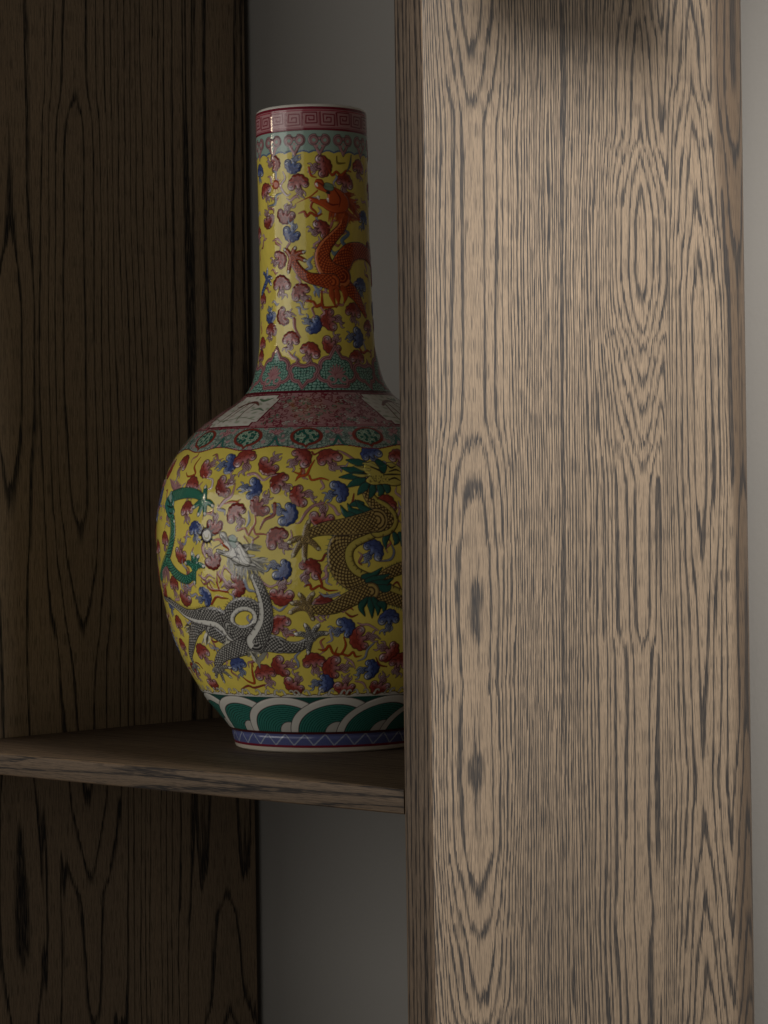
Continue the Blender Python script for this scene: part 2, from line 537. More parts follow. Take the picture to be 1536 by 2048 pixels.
# ------------------------------------------------------------------ the vase: shape
PROFILE = [(0.0, 78.0), (0.15, 80.2), (1.52, 82.43), (12.73, 85.12), (14.96, 84.98), (19.47, 87.93), (31.22, 96.96), (41.62, 105.89), (48.38, 110.36),
           (62.35, 118.63), (78.56, 127.11), (96.53, 134.49), (118.06, 140.03), (130.61, 142.53), (139.57, 144.32), (156.14, 146.55), (176.27, 147.71),
           (192.8, 147.8), (204.86, 146.77), (225.36, 142.98), (243.16, 137.17), (249.38, 134.49), (259.13, 128.68), (271.52, 119.07), (283.87, 107.23),
           (294.82, 91.37), (305.74, 73.5), (312.79, 65.23), (318.54, 60.76), (326.54, 57.2), (339.9, 53.88), (353.28, 51.83), (375.6, 50.58), (415.82, 49.73),
           (451.56, 49.33), (487.32, 49.28), (532.01, 49.59), (556.0, 49.72), (560.5, 49.6), (563.2, 49.1), (564.7, 48.0), (565.1, 46.9)]
BASE = np.array([-0.3001, 0.2271, 0.0])
LEAN = -0.0132 * RH                       # the pot leans a little, hand thrown
rng = np.random.default_rng(11)


def smooth_profile():
    p = np.array(PROFILE) / 1000.0
    # arc length, then a light smoothing of the hand-measured outline (corners of foot and lip kept)
    seg = np.hypot(np.diff(p[:, 0]), np.diff(p[:, 1]))
    s = np.concatenate([[0], np.cumsum(seg)])
    S = np.linspace(0, s[-1], 3000)
    z = np.interp(S, s, p[:, 0]); r = np.interp(S, s, p[:, 1])
    k = np.hanning(101); k /= k.sum()
    zs = np.convolve(np.pad(z, 50, 'edge'), k, 'valid'); rs = np.convolve(np.pad(r, 50, 'edge'), k, 'valid')
    wgt = np.clip((z - 0.016) / 0.012, 0, 1) * np.clip((0.552 - z) / 0.01, 0, 1)
    z = z * (1 - wgt) + zs * wgt; r = r * (1 - wgt) + rs * wgt
    ds = np.hypot(np.diff(z), np.diff(r))
    return np.concatenate([[0], np.cumsum(ds)]), z, r


PS, PZ, PR = smooth_profile()
rad = lambda s: np.interp(s, PS, PR)
hgt = lambda s: np.interp(s, PS, PZ)
s_of_z = lambda z: np.interp(z, PZ, PS)


def surf(theta, s, dh=0.0):
    r = rad(s); z = hgt(s)
    dr = np.gradient(PR, PS); dz = np.gradient(PZ, PS)
    nr = np.interp(s, PS, dz); nz_ = -np.interp(s, PS, dr)
    r = r + nr * dh; z = z + nz_ * dh
    d = np.cos(theta)[..., None] * (-WH) + np.sin(theta)[..., None] * RH
    return BASE + d * r[..., None] + z[..., None] * (ZH + LEAN)


def px1(x, y):
    """pixel of the photograph -> (theta, s) on the pot"""
    d = ray(x, y)
    t = np.linspace(1.95, 2.36, 500)
    P = CAM + t[:, None] * d
    Q = P - BASE
    z = Q[:, 2]
    Q = Q - z[:, None] * LEAN
    a = Q @ (-WH); b = Q @ RH
    rr = np.hypot(a, b)
    R_ = np.interp(z, PZ, PR)
    inside = np.where(rr <= R_)[0]
    i = inside[0] if len(inside) else int(np.argmin(rr - R_))
    return math.atan2(b[i], a[i]), float(s_of_z(z[i]))


def px(pts):
    return np.array([px1(*p[:2]) for p in pts])


def zoomer(ox, oy, k):
    return lambda pts: px([(ox + p[0] / k, oy + p[1] / k) for p in pts])


A1 = zoomer(480, 180, 4.518); A2 = zoomer(480, 480, 4.518); A3 = zoomer(340, 760, 3.2)
A4 = zoomer(300, 880, 5.486); A5 = zoomer(540, 880, 5.486); A6 = zoomer(300, 1160, 5.486); A7 = zoomer(540, 1160, 5.486)


def s_at(y, x=None):
    return px1(622 + 0.027 * (y - 230) if x is None else x, y)[1]


# ------------------------------------------------------------------ the vase: enamel painter
def sm(a, b, x):
    t = np.clip((x - a) / (b - a), 0, 1)
    return t * t * (3 - 2 * t)


YEL = np.array([0.66, 0.54, 0.10]); TURQ = np.array([0.26, 0.37, 0.32]); PINK = np.array([0.43, 0.225, 0.235]); MAROON = np.array([0.17, 0.012, 0.028])
WHITE = np.array([0.66, 0.64, 0.58]); INK = np.array([0.022, 0.016, 0.018]); RED = np.array([0.43, 0.072, 0.018]); BLUE = np.array([0.040, 0.062, 0.18])
GREEN = np.array([0.026, 0.135, 0.110]); DGREEN = np.array([0.008, 0.06, 0.045]); LILAC = np.array([0.60, 0.50, 0.53]); CRIM = np.array([0.215, 0.035, 0.024])


class Patch:
    def __init__(self, s0, s1, step, th_fine, dth, dth_coarse):
        a = np.arange(th_fine[0], th_fine[1], dth)
        rest = 2 * math.pi - (a[-1] - a[0])
        n = max(8, int(rest / dth_coarse))
        b = a[-1] + rest * np.arange(1, n) / n
        self.th = np.concatenate([a, b])
        self.s = np.linspace(s0, s1, int((s1 - s0) / step) + 1)
        sh_ = (len(self.s), len(self.th))
        self.C = np.zeros(sh_ + (3,)); self.H = np.zeros(sh_); self.L = np.zeros(sh_, np.int32)
        self.R = rad(self.s)
        self.names = {}
        self.T0 = self.th[0]

    def window(self, thc, sc, rx, ry):
        """index window around (thc, sc) with half sizes in metres; local metric coordinates"""
        thc = (thc - self.T0) % (2 * math.pi) + self.T0
        j0 = np.searchsorted(self.s, sc - ry); j1 = np.searchsorted(self.s, sc + ry)
        if j1 <= j0: return None
        rm = float(rad(np.clip(sc, self.s[0], self.s[-1])))
        dt = rx / max(float(self.R[j0:j1].min()), 0.03)
        i0 = np.searchsorted(self.th, thc - dt); i1 = np.searchsorted(self.th, thc + dt)
        if i1 <= i0: return None
        sl = (slice(j0, j1), slice(i0, i1))
        rr = self.R[j0:j1][:, None]
        X = (self.th[i0:i1][None, :] - thc) * (0.6 * rr + 0.4 * rm)
        Y = np.broadcast_to((self.s[j0:j1] - sc)[:, None], X.shape)
        return sl, X, Y

    def put(self, sl, a, col):
        c = self.C[sl]
        if np.ndim(col) == 1: col = col[None, None, :]
        c[...] = c * (1 - a[..., None]) + col * a[..., None]

    def raise_(self, sl, d, h, w=0.0008):
        hh = h * sm(w * 0.4, -w, d)
        self.H[sl] = np.maximum(self.H[sl], hh)


AA = 0.00028


def catmull(P, n=6):
    P = np.asarray(P, float)
    if len(P) < 3: 
        t = np.linspace(0, 1, n * 2)[:, None]
        return P[0] * (1 - t) + P[-1] * t
    Q = np.vstack([2 * P[0] - P[1], P, 2 * P[-1] - P[-2]])
    out = []
    for i in range(1, len(Q) - 2):
        for k in range(n):
            t = k / n
            a, b, c, d = Q[i - 1], Q[i], Q[i + 1], Q[i + 2]
            out.append(0.5 * (2 * b + (c - a) * t + (2 * a - 5 * b + 4 * c - d) * t * t + (3 * b - a - 3 * c + d) * t ** 3))
    out.append(Q[-2])
    return np.array(out)


def poly_dist(X, Y, P, Wd):
    """distance to a polyline with radii; returns d - radius, arc length, signed lateral offset, radius"""
    best = np.full(X.shape, 1e9); A = np.zeros(X.shape); B = np.zeros(X.shape); Wr = np.zeros(X.shape)
    acc = 0.0
    for i in range(len(P) - 1):
        p, q = P[i], P[i + 1]
        e = q - p
        L = math.hypot(*e) + 1e-9
        t = np.clip(((X - p[0]) * e[0] + (Y - p[1]) * e[1]) / (L * L), 0, 1)
        dx = X - p[0] - t * e[0]; dy = Y - p[1] - t * e[1]
        w = Wd[i] + (Wd[i + 1] - Wd[i]) * t
        d = np.hypot(dx, dy)
        f_ = d - w
        m = f_ < best
        best = np.where(m, f_, best)
        lat = (e[0] * dy - e[1] * dx) / L
        lat = np.sign(lat) * d
        A = np.where(m, acc + t * L, A); B = np.where(m, lat, B); Wr = np.where(m, w, Wr)
        acc += L
    return best, A, B, Wr, acc


def poly_in(X, Y, P):
    """signed distance to a closed polygon"""
    n = len(P)
    d2 = np.full(X.shape, 1e9); ins = np.zeros(X.shape, bool)
    for i in range(n):
        p, q = P[i], P[(i + 1) % n]
        e = q - p
        L2 = e @ e + 1e-12
        t = np.clip(((X - p[0]) * e[0] + (Y - p[1]) * e[1]) / L2, 0, 1)
        d2 = np.minimum(d2, (X - p[0] - t * e[0]) ** 2 + (Y - p[1] - t * e[1]) ** 2)
        c = (p[1] > Y) != (q[1] > Y)
        xx = p[0] + (Y - p[1]) / (q[1] - p[1] + 1e-12) * e[0]
        ins ^= c & (X < xx)
    d = np.sqrt(d2)
    return np.where(ins, -d, d)


def to_local(pt, ts):
    c = ts.mean(0)
    r0 = float(rad(np.clip(c[1], pt.s[0], pt.s[-1])))
    rr = 0.6 * rad(np.clip(ts[:, 1], pt.s[0], pt.s[-1])) + 0.4 * r0
    L = np.stack([(ts[:, 0] - c[0]) * rr, ts[:, 1] - c[1]], 1)
    return c, L


def stroke(pt, ts, w, col, edge=None, ew=0.0005, h=0.0, label=0, n=5, curve=True, fade=None, alpha=1.0):
    """tapering brush stroke through surface points ts; w in mm (scalar or list)"""
    ts = np.asarray(ts, float)
    if curve: T = catmull(ts, n)
    else: T = ts
    w = np.atleast_1d(np.asarray(w, float)) / 1000.0
    Wd = np.interp(np.linspace(0, 1, len(T)), np.linspace(0, 1, len(w)), w) if len(w) > 1 else np.full(len(T), w[0])
    c, P = to_local(pt, T)
    ext = np.abs(P).max(0) + Wd.max() + 0.004
    win = pt.window(c[0], c[1], ext[0], ext[1])
    if win is None: return None
    sl, X, Y = win
    d, A, B, Wr, tot = poly_dist(X, Y, P, Wd)
    if edge is not None:
        pt.put(sl, sm(AA, -AA, d - ew) * alpha, edge)
    cc = col
    if fade is not None:
        t = np.clip(A / tot, 0, 1)[..., None]
        cc = np.asarray(col) * (1 - t) + np.asarray(fade) * t
    pt.put(sl, sm(AA, -AA, d) * alpha, cc)
    if h: pt.raise_(sl, d, h)
    if label: pt.L[sl][d < 0] = label
    return sl, X, Y, d, A, B, Wr, tot


def polygon(pt, ts, col, edge=INK, ew=0.0005, h=0.0, label=0, curve=False, shade=None):
    ts = np.asarray(ts, float)
    if curve:
        ts = catmull(np.vstack([ts, ts[:1]]), 4)[:-1]
    c, P = to_local(pt, ts)
    ext = np.abs(P).max(0) + 0.004
    win = pt.window(c[0], c[1], ext[0], ext[1])
    if win is None: return
    sl, X, Y = win
    d = poly_in(X, Y, P)
    if edge is not None: pt.put(sl, sm(AA, -AA, d - ew), edge)
    pt.put(sl, sm(AA, -AA, d), col)
    if h: pt.raise_(sl, d, h)
    if label: pt.L[sl][d < 0] = label


LAB = [0]
LABNAME = {}


def new_label(name):
    LAB[0] += 1
    LABNAME[LAB[0]] = name
    return LAB[0]


def cloud(pt, pos, ang, kind='r', size=21.0, flip=None, tail=1.0, tail_bend=None):
    """scroll cloud: scalloped cap, two curls, a trailing wisp; ang = direction of the cap in degrees"""
    thc, sc = pos
    size = size / 1000.0 * rng.uniform(0.77, 0.90)
    flip = rng.choice([-1, 1]) if flip is None else flip
    a = math.radians(ang)
    lab = new_label('cloud')
    win = pt.window(thc, sc, size * 2.0, size * 2.0)
    if win is None: return
    sl, X, Y = win
    # local frame: v along the cap direction, u across
    v = (X * math.cos(a) + Y * math.sin(a)) / size
    u = (X * math.sin(a) - Y * math.cos(a)) / size * flip
    deep, mid, lite = (CRIM * rng.uniform(0.85, 1.2), PINK * 0.88, LILAC) if kind == 'r' else (BLUE, np.array([0.15, 0.20, 0.34]), np.array([0.50, 0.54, 0.58]))
    line = MAROON * 0.25 + INK * 0.75 if kind == 'r' else np.array([0.012, 0.015, 0.06])
    # wisp
    tb = rng.uniform(-0.8, 0.8) if tail_bend is None else tail_bend
    L = tail
    zz = rng.uniform(0.8, 1.25)
    main = np.array([[0, -0.10], [0.06 * zz, -0.24], [-0.09 * zz, -0.36], [0.07 * zz + tb * 0.1, -0.50], [-0.07 * zz + tb * 0.22, -0.62], [0.05 + tb * 0.36, -0.80]])
    main[:, 1] = -0.10 + (main[:, 1] + 0.10) * L
    mp = catmull(main, 4)
    side1 = catmull(np.array([main[2], main[3] + [-0.10, 0.0], main[4] + [-0.20, 0.02], main[4] + [-0.24, -0.12]]), 4)
    side2 = catmull(np.array([main[1], main[2] + [0.20, 0.02], main[3] + [0.18, 0.0], main[4] + [0.26, -0.04]]), 4)
    for P_, ws in ((side1, [0.05, 0.05, 0.03, 0.008]), (side2, [0.05, 0.05, 0.03, 0.008]), (mp, [0.085, 0.10, 0.095, 0.085, 0.06, 0.010])):
        W_ = np.interp(np.linspace(0, 1, len(P_)), np.linspace(0, 1, len(ws)), ws)
        d, A, B, Wr, tot = poly_dist(u, v, P_, W_)
        d *= size
        f_ = np.clip(A / tot, 0, 1)[..., None]
        pt.put(sl, sm(AA, -AA, d - 0.00050), line)
        ctr = (mid * 0.6 + deep * 0.4) * (1 - f_) + (lite * 0.75 + mid * 0.25) * f_
        pt.put(sl, sm(AA, -AA, d), ctr)
        if P_ is mp:
            q3 = np.abs(np.abs(B) / np.maximum(Wr, 1e-6) - 0.38)
            pt.put(sl, sm(0.30, 0.10, q3) * sm(0, -0.0003, d) * 0.85, line)
        pt.raise_(sl, d, 0.00032)
        pt.L[sl][d < 0] = lab
    # head
    c1, c2 = rng.uniform(0.195, 0.225), rng.uniform(0.15, 0.185)
    circ = [(0.0, 0.20, 0.25), (-0.24, 0.13, 0.21), (0.24, 0.14, 0.20), (-0.18, 0.31, 0.145), (0.17, 0.31, 0.15), (0.0, 0.37, 0.135), (-0.40, 0.13, 0.115), (0.385, 0.16, 0.115),
            (-0.37, -0.07, c1), (0.355, -0.03, c2), (0.0, 0.02, 0.14), (0.0, -0.16, 0.075)]
    d = np.full(u.shape, 1e9)
    for (cu, cv, cr) in circ:
        d = np.minimum(d, np.hypot(u - cu, v - cv) - cr)
    d = d * size
    pt.put(sl, sm(AA, -AA, d - 0.00075), line)
    g1_ = sm(0.16, 0.0, np.hypot(u + 0.40, v + 0.19) - 0.03)[..., None] * 0.9       # pale tip of the big curl
    g2_ = sm(0.13, 0.0, np.hypot(u - 0.37, v + 0.13) - 0.02)[..., None] * 0.6
    g3_ = sm(0.10, -0.18, v)[..., None] * sm(0.26, 0.05, np.abs(u))[..., None]
    colr = np.broadcast_to(deep, u.shape + (3,)) * (1 + 0.5 * sm(0.35, -0.05, v)[..., None])
    k3 = sm(0.20, -0.12, v)[..., None] * 0.55
    colr = colr * (1 - k3) + mid * k3
    colr = colr * (1 - g3_ * 0.6) + mid * g3_ * 0.6
    gg = np.maximum(g1_, g2_)
    colr = colr * (1 - gg) + lite * gg
    tone = 1 + 0.16 * np.sin(u * 17 + 3 * v + thc * 40) * np.sin(v * 13 + sc * 300)
    colr = colr * tone[..., None]
    pt.put(sl, sm(AA, -AA, d), colr)
    # curl lines: a spiral running in from the outline
    ins = sm(0, -0.0004, d)
    for (cu, cv, cr, sg) in [(-0.37, -0.07, c1, 1), (0.355, -0.03, c2, -1)]:
        psi = (np.degrees(np.arctan2(v - cv, (u - cu) * sg)) - 40) % 360
        rr = np.hypot(u - cu, v - cv)
        spiral = np.abs(rr - cr * (1.0 - 0.78 * psi / 330))
        pt.put(sl, sm(0.00055, 0.00015, spiral * size) * (psi < 330) * ins, line)
    for (cu, cv, cr) in [(-0.13, 0.06, 0.13), (0.12, 0.09, 0.11)]:
        rr = np.hypot(u - cu, v - cv)
        pt.put(sl, sm(0.00042, 0.0001, np.abs(rr - cr) * size) * sm(-0.05, 0.06, v - cv) * ins * 0.7, line)
    pt.raise_(sl, d, 0.00055, 0.0014)
    pt.L[sl][d < 0] = lab
    return lab


SCALE_BLACK = (np.array([0.38, 0.37, 0.345]), np.array([0.012, 0.011, 0.012]))
SCALE_GOLD = (np.array([0.43, 0.31, 0.105]), np.array([0.035, 0.018, 0.010]))
SCALE_GREEN = (np.array([0.07, 0.31, 0.20]), np.array([0.004, 0.035, 0.028]))
SCALE_RED = (np.array([0.50, 0.095, 0.02]), np.array([0.15, 0.014, 0.006]))
SCALE_BLUE = (np.array([0.12, 0.18, 0.36]), np.array([0.015, 0.025, 0.12]))


def scaled(pt, ts, w, cols, lab, cell=2.3, belly=None, belly_side=1, belly_frac=0.45, spikes=0, spike_col=INK, spike_len=2.2, edge=INK, h=0.0007, n=6, ew=0.0008):
    """dragon limb or body (w = full widths in mm): stroke filled with a lattice of scales, optional pale belly and spine spikes"""
    w = np.atleast_1d(np.asarray(w, float)) * 0.52
    cell *= 1.45
    if spikes:
        T = catmull(np.asarray(ts, float), 14)
        c, P = to_local(pt, T)
        wl = np.interp(np.linspace(0, 1, len(T)), np.linspace(0, 1, len(np.atleast_1d(w))), np.atleast_1d(w)) / 1000.0
        seg = np.hypot(*np.diff(P, axis=0).T)
        acc = np.concatenate([[0], np.cumsum(seg)])
        for a_ in np.arange(0.002, acc[-1], spike_len * 0.00085):
            i = min(np.searchsorted(acc, a_), len(P) - 2)
            e = P[i + 1] - P[i]; e = e / (np.hypot(*e) + 1e-9)
            nrm = np.array([-e[1], e[0]]) * spikes
            p0 = P[i] + nrm * wl[i] * 0.9; p1 = P[i] + nrm * (wl[i] + spike_len / 1000.0) - e * 0.0012
            r0 = float(rad(c[1]))
            q = np.array([[c[0] + p0[0] / r0, c[1] + p0[1]], [c[0] + p1[0] / r0, c[1] + p1[1]]])
            stroke(pt, q, [0.7, 0.12], spike_col, curve=False, label=lab)
    base, dk = cols
    out = stroke(pt, ts, w, base, edge, ew, h, lab, n)
    if out is None: return
    sl, X, Y, d, A, B, Wr, tot = out
    c = cell / 1000.0
    ga = A / c; gb = B / c
    f1 = np.abs((ga + gb) % 1 - 0.5); f2 = np.abs((ga - gb) % 1 - 0.5)
    lat = np.maximum(sm(0.24, 0.36, f1), sm(0.24, 0.36, f2))
    ins = sm(0, -AA * 2, d)
    pt.put(sl, lat * ins * 0.93, dk)
    if belly is not None:
        q = B * belly_side / np.maximum(Wr, 1e-6)
        m = sm(1 - belly_frac * 2 - 0.04, 1 - belly_frac * 2 + 0.04, q) * ins
        pt.put(sl, m, belly)
        ln = sm(0.06, 0.02, np.abs(q - (1 - belly_frac * 2)))
        pt.put(sl, ln * ins * 0.9, dk)
        tick = sm(0.12, 0.04, np.abs((A / (c * 1.8)) % 1 - 0.5)) * sm(0.65, 0.85, q)
        pt.put(sl, tick * ins * 0.8, dk)
    sh_ = sm(-0.0016, 0, d) * 0.30 * ins
    pt.put(sl, sh_, dk)


def paw(pt, ctr, toes, cols, lab, w=3.2, claw=WHITE):
    c0 = np.asarray(ctr, float)
    for t in toes:
        t = np.asarray(t, float)
        mid = c0 * 0.45 + t * 0.55 + np.array([0, 0.0016])
        scaled(pt, [c0, mid, t], [w * 1.15, w * 1.0, w * 0.75], cols, lab, cell=1.4, n=4, ew=0.0005)
        tip = t + (t - c0) * 0.20
        stroke(pt, [t, tip], [w * 0.30, 0.12], claw, INK, 0.0003, curve=False, label=lab)
    scaled(pt, [c0 - [0.010, 0.0], c0 + [0.010, 0.0]], [w * 1.35, w * 1.35], cols, lab, cell=1.4, n=3, ew=0.0001)


def hair(pt, root, tips, w, col, lab, n_each=5, jitter=0.0016, edge=None):
    root = np.asarray(root, float); tips = np.asarray(tips, float)
    for i in range(len(tips)):
        for k in range(n_each):
            f = rng.uniform(0, 1)
            r_ = root[i % len(root)] * (1 - f) + root[(i + 1) % len(root)] * f
            t_ = tips[i] * (1 - f) + tips[min(i + 1, len(tips) - 1)] * f
            m = (r_ + t_) / 2 + rng.normal(0, jitter, 2) * [8, 1]
            stroke(pt, [r_, m, t_], [w, w * 0.7, 0.1], np.clip(col * rng.choice([0.22, 0.6, 1.2, 2.4]) if col.max() < 0.4 and abs(col[0] - col[2]) < 0.1 else col * rng.uniform(0.7, 1.25), 0, 1), edge, 0.0002, label=lab, n=3)


def leaf(pt, ts, col, lab, w=4.5):
    w = w * 0.62
    """pointed fin: outlined, with a lighter vein"""
    o = stroke(pt, ts, [w * 0.55, w, w * 0.62, 0.15], col, INK, 0.0006, 0.0006, lab, 6)
    if o is None: return
    sl, X, Y, d, A, B, Wr, tot = o
    ins = sm(0, -AA * 2, d)
    v_ = sm(0.32, 0.46, np.abs((B / 0.0011) % 1 - 0.5))
    pt.put(sl, v_ * ins * 0.35, DGREEN)
    pt.put(sl, sm(-0.002, 0, d) * ins * 0.25, DGREEN)


def voronoi(X, Y, cell, seed=0):
    gx = np.floor(X / cell).astype(int); gy = np.floor(Y / cell).astype(int)
    f1 = np.full(X.shape, 1e9); f2 = np.full(X.shape, 1e9)
    for dx in (-1, 0, 1):
        for dy in (-1, 0, 1):
            ix = gx + dx; iy = gy + dy
            h1 = np.modf(np.sin(ix * 127.1 + iy * 311.7 + seed) * 43758.5453)[0] % 1.0
            h2 = np.modf(np.sin(ix * 269.5 + iy * 183.3 + seed) * 43758.5453)[0] % 1.0
            cx = (ix + 0.5 + (h1 - 0.5) * 0.7) * cell; cy = (iy + 0.5 + (h2 - 0.5) * 0.7) * cell
            d = np.hypot(X - cx, Y - cy)
            f2 = np.minimum(f2, np.maximum(d, f1)); f1 = np.minimum(f1, d)
    return f1, f2


def band(pt, s0, s1, col, h=0.0):
    j0 = np.searchsorted(pt.s, s0); j1 = np.searchsorted(pt.s, s1)
    pt.C[j0:j1] = col
    return slice(j0, j1)


# ---- neck
S_NB = s_at(783)                       # neck base
S_TOP = PS[-1]
DEG = math.pi / 180
neck = Patch(S_NB, S_TOP, 0.00050, (-1.75, 1.55), 0.0100, 0.030)
neck.C[:] = YEL
ax_ = neck.th[None, :] * 0.050
body = Patch(0.0, S_NB, 0.00056, (-1.80, 1.20), 0.0038, 0.014)
body.C[:] = YEL

for pt in (neck, body):                # faint unevenness of the enamel wash
    TT, SS = np.meshgrid(pt.th, pt.s)
    q = 1 + 0.05 * np.sin(TT * 23 + 3 * np.sin(SS * 90)) * np.sin(SS * 170 + 2 * np.sin(TT * 11)) + 0.04 * np.sin(TT * 7 + SS * 40)
    pt.C *= q[..., None]

# red dragon on the neck, painted after the clouds; list of clouds first (pixel, pixel, cap direction, colour, size)
NC = [(549, 328, 0, 'r', 15), (586, 331, 255, 'b', 16), (644, 333, 5, 'r', 18), (716, 337, 90, 'r', 16), (597, 368, 92, 'r', 18), (531, 384, 120, 'r', 17), (571, 430, 250, 'r', 16),
      (689, 365, 80, 'r', 16), (537, 441, 280, 'r', 15), (584, 467, 250, 'b', 17), (642, 459, 25, 'r', 17), (726, 439, 80, 'b', 15), (560, 520, 20, 'r', 15), (562, 570, 95, 'r', 17),
      (602, 585, 120, 'r', 18), (721, 573, 90, 'b', 15), (541, 633, 270, 'b', 14), (568, 633, 205, 'r', 16), (626, 650, -40, 'b', 17), (661, 639, 185, 'r', 18), (706, 624, 85, 'r', 17),
      (543, 662, 70, 'r', 15), (582, 680, 80, 'r', 17), (713, 676, -10, 'b', 17), (664, 690, 235, 'r', 18), (620, 703, 70, 'r', 18), (715, 717, 80, 'r', 16), (526, 600, 80, 'r', 14),
      (525, 690, 90, 'r', 14), (522, 715, 80, 'r', 14), (520, 345, 90, 'b', 14), (519, 470, 100, 'r', 14), (736, 655, 80, 'r', 14), (738, 400, 80, 'r', 14), (736, 500, 100, 'r', 14)]
for (x, y, a, k, sz) in NC:
    cloud(neck, px1(x, y), a, k, sz * 1.14, tail=0.9)
for i in range(46):                    # the side away from the camera
    th = rng.uniform(1.35, 4.5); s_ = rng.uniform(s_at(690), s_at(330))
    cloud(neck, (th, s_), rng.uniform(0, 360), 'r' if rng.random() < 0.72 else 'b', 17, tail=0.8)

# small wisps in the gaps between the clouds
def wisps(pt, n, th_rng, s_rng, length):
    done = 0
    for i in range(n * 8):
        if done >= n: break
        th = rng.uniform(*th_rng); s_ = rng.uniform(*s_rng)
        win = pt.window(th, s_, length * 0.55, length * 0.55)
        if win is None: continue
        sl = win[0]
        if (pt.L[sl] > 0).mean() > 0.22: continue
        lab = new_label('wisp')
        a = rng.uniform(0, 6.28); e = np.array([math.cos(a), math.sin(a)]); nrm = np.array([-e[1], e[0]]) * rng.choice([-1, 1])
        R0 = float(rad(s_)); k = length * rng.uniform(0.7, 1.1)
        q = [(-0.5, 0.0), (-0.25, 0.16), (0.0, 0.0), (0.22, -0.14), (0.5, 0.06)]
        pts = np.array([[th + (e[0] * x + nrm[0] * y) * k / R0, s_ + (e[1] * x + nrm[1] * y) * k] for x, y in q])
        c_ = [PINK, CRIM, RED * 0.8, np.array([0.22, 0.26, 0.36])][rng.integers(4)]
        stroke(pt, pts, np.array([0.2, 1.0, 1.1, 0.8, 0.15]) * rng.uniform(0.7, 1.1), c_, MAROON * 0.4, 0.0003, 0.0003, lab, fade=c_ * 0.5 + LILAC * 0.5)
        done += 1


wisps(neck, 55, (-1.4, 1.3), (s_at(715), s_at(320)), 0.012)
# loose ribbons and flames
NR = [(A1, [(390, 740), (410, 800), (370, 870), (420, 950), (460, 940)], [0.3, 0.9, 0.9, 0.3], LILAC), (A1, [(260, 1050), (320, 1030), (330, 960), (380, 930)], [0.3, 1.3, 1.2, 0.3], np.array([0.16, 0.2, 0.24])),
      (A1, [(820, 1440), (850, 1480), (890, 1450)], [0.4, 1.8, 0.3], np.array([0.14, 0.2, 0.25])), (A1, [(940, 1260), (980, 1300), (920, 1360), (960, 1420), (930, 1440)], [0.4, 1.6, 1.6, 0.4], np.array([0.12, 0.18, 0.25])),
      (A1, [(620, 700), (640, 770), (690, 790)], [0.8, 0.8, 0.2], RED), (A1, [(800, 720), (830, 770), (870, 740), (910, 770), (960, 730), (1000, 740)], [0.5, 1.1, 1.0, 1.0, 0.3], RED * 0.8),
      (A1, [(530, 1115), (580, 1100), (600, 1140), (640, 1110), (690, 1140), (740, 1120)], [0.3, 1.2, 1.1, 1.0, 0.3], RED * 0.8), (A1, [(660, 1000), (640, 1060), (680, 1100), (700, 1140)], [0.9, 0.9, 0.8, 0.3], RED * 0.8),
      (A1, [(870, 600), (880, 660), (950, 660)], [0.3, 0.9, 0.2], np.array([0.2, 0.16, 0.03])), (A1, [(1000, 590), (990, 680), (960, 740)], [0.4, 1.2, 0.3], np.array([0.1, 0.13, 0.12])),
      (A2, [(660, 150), (620, 200), (640, 250), (570, 275)], [0.5, 1.8, 1.5, 0.2], np.array([0.25, 0.28, 0.36])), (A2, [(660, 400), (700, 460), (715, 520)], [0.4, 1.8, 0.3], np.array([0.22, 0.27, 0.36])),
      (A2, [(600, 550), (660, 560), (690, 600), (740, 580), (760, 610), (880, 600)], [0.9, 1.3, 1.3, 1.2, 0.4], RED * 0.75), (A2, [(740, 460), (740, 560), (740, 600)], [0.4, 1.1, 0.8], RED * 0.75),
      (A2, [(490, 720), (500, 800), (550, 880)], [1.6, 1.2, 0.3], CRIM), (A2, [(730, 610), (760, 660), (720, 690)], [0.6, 0.9, 0.2], PINK), (A2, [(1080, 980), (1110, 1020), (1150, 1000), (1180, 1020)], [0.7, 1.1, 1.0, 0.3], RED * 0.7),
      (A2, [(300, 10), (340, -10), (380, 30)], [0.3, 1.0, 0.3], PINK), (A2, [(440, 1010), (480, 1060), (540, 1090)], [0.4, 1.2, 0.4], PINK)]
for f_, pts, w, c_ in NR:
    stroke(neck, f_(pts), w, c_, MAROON * 0.5, 0.00025, 0.0003)

# small red sun
sun_l = new_label('flaming_pearl')
sc_p = A1([(325, 855)])[0]
for k in range(11):
    a = k * 2 * math.pi / 11
    stroke(neck, [sc_p, sc_p + [math.cos(a) * 0.0075 / 0.05, math.sin(a) * 0.0075]], [0.9, 0.15], RED, label=sun_l, curve=False)
stroke(neck, [sc_p - [0.002, 0], sc_p + [0.002, 0]], [3.6, 3.6], RED, MAROON, 0.0005, 0.0006, sun_l, curve=False)

# red dragon
rd = new_label('red_dragon')
scaled(neck, A2([(860, 330), (960, 420), (1040, 500), (1090, 590), (1130, 680)]), [14, 12, 9, 7, 4], SCALE_RED, rd)
scaled(neck, A2([(1250, 380), (1200, 230), (1120, 110), (1000, 110), (930, 200), (880, 300)]), [9, 10, 12, 15, 17, 16], SCALE_RED, rd, spikes=1, spike_col=RED, spike_len=2.0)
scaled(neck, A1([(960, 1130), (920, 1240), (850, 1320), (780, 1400), (745, 1480), (760, 1570), (820, 1650), (920, 1690)]), [6.5, 7, 8, 10, 12, 14, 16, 17], SCALE_RED, rd, spikes=-1, spike_col=RED, spike_len=2.0,
       belly=np.array([0.55, 0.16, 0.05]), belly_side=-1, belly_frac=0.20)
scaled(neck, A2([(830, 380), (720, 360), (620, 340), (540, 280), (480, 190)]), [13, 10, 8, 7, 6], SCALE_RED, rd)
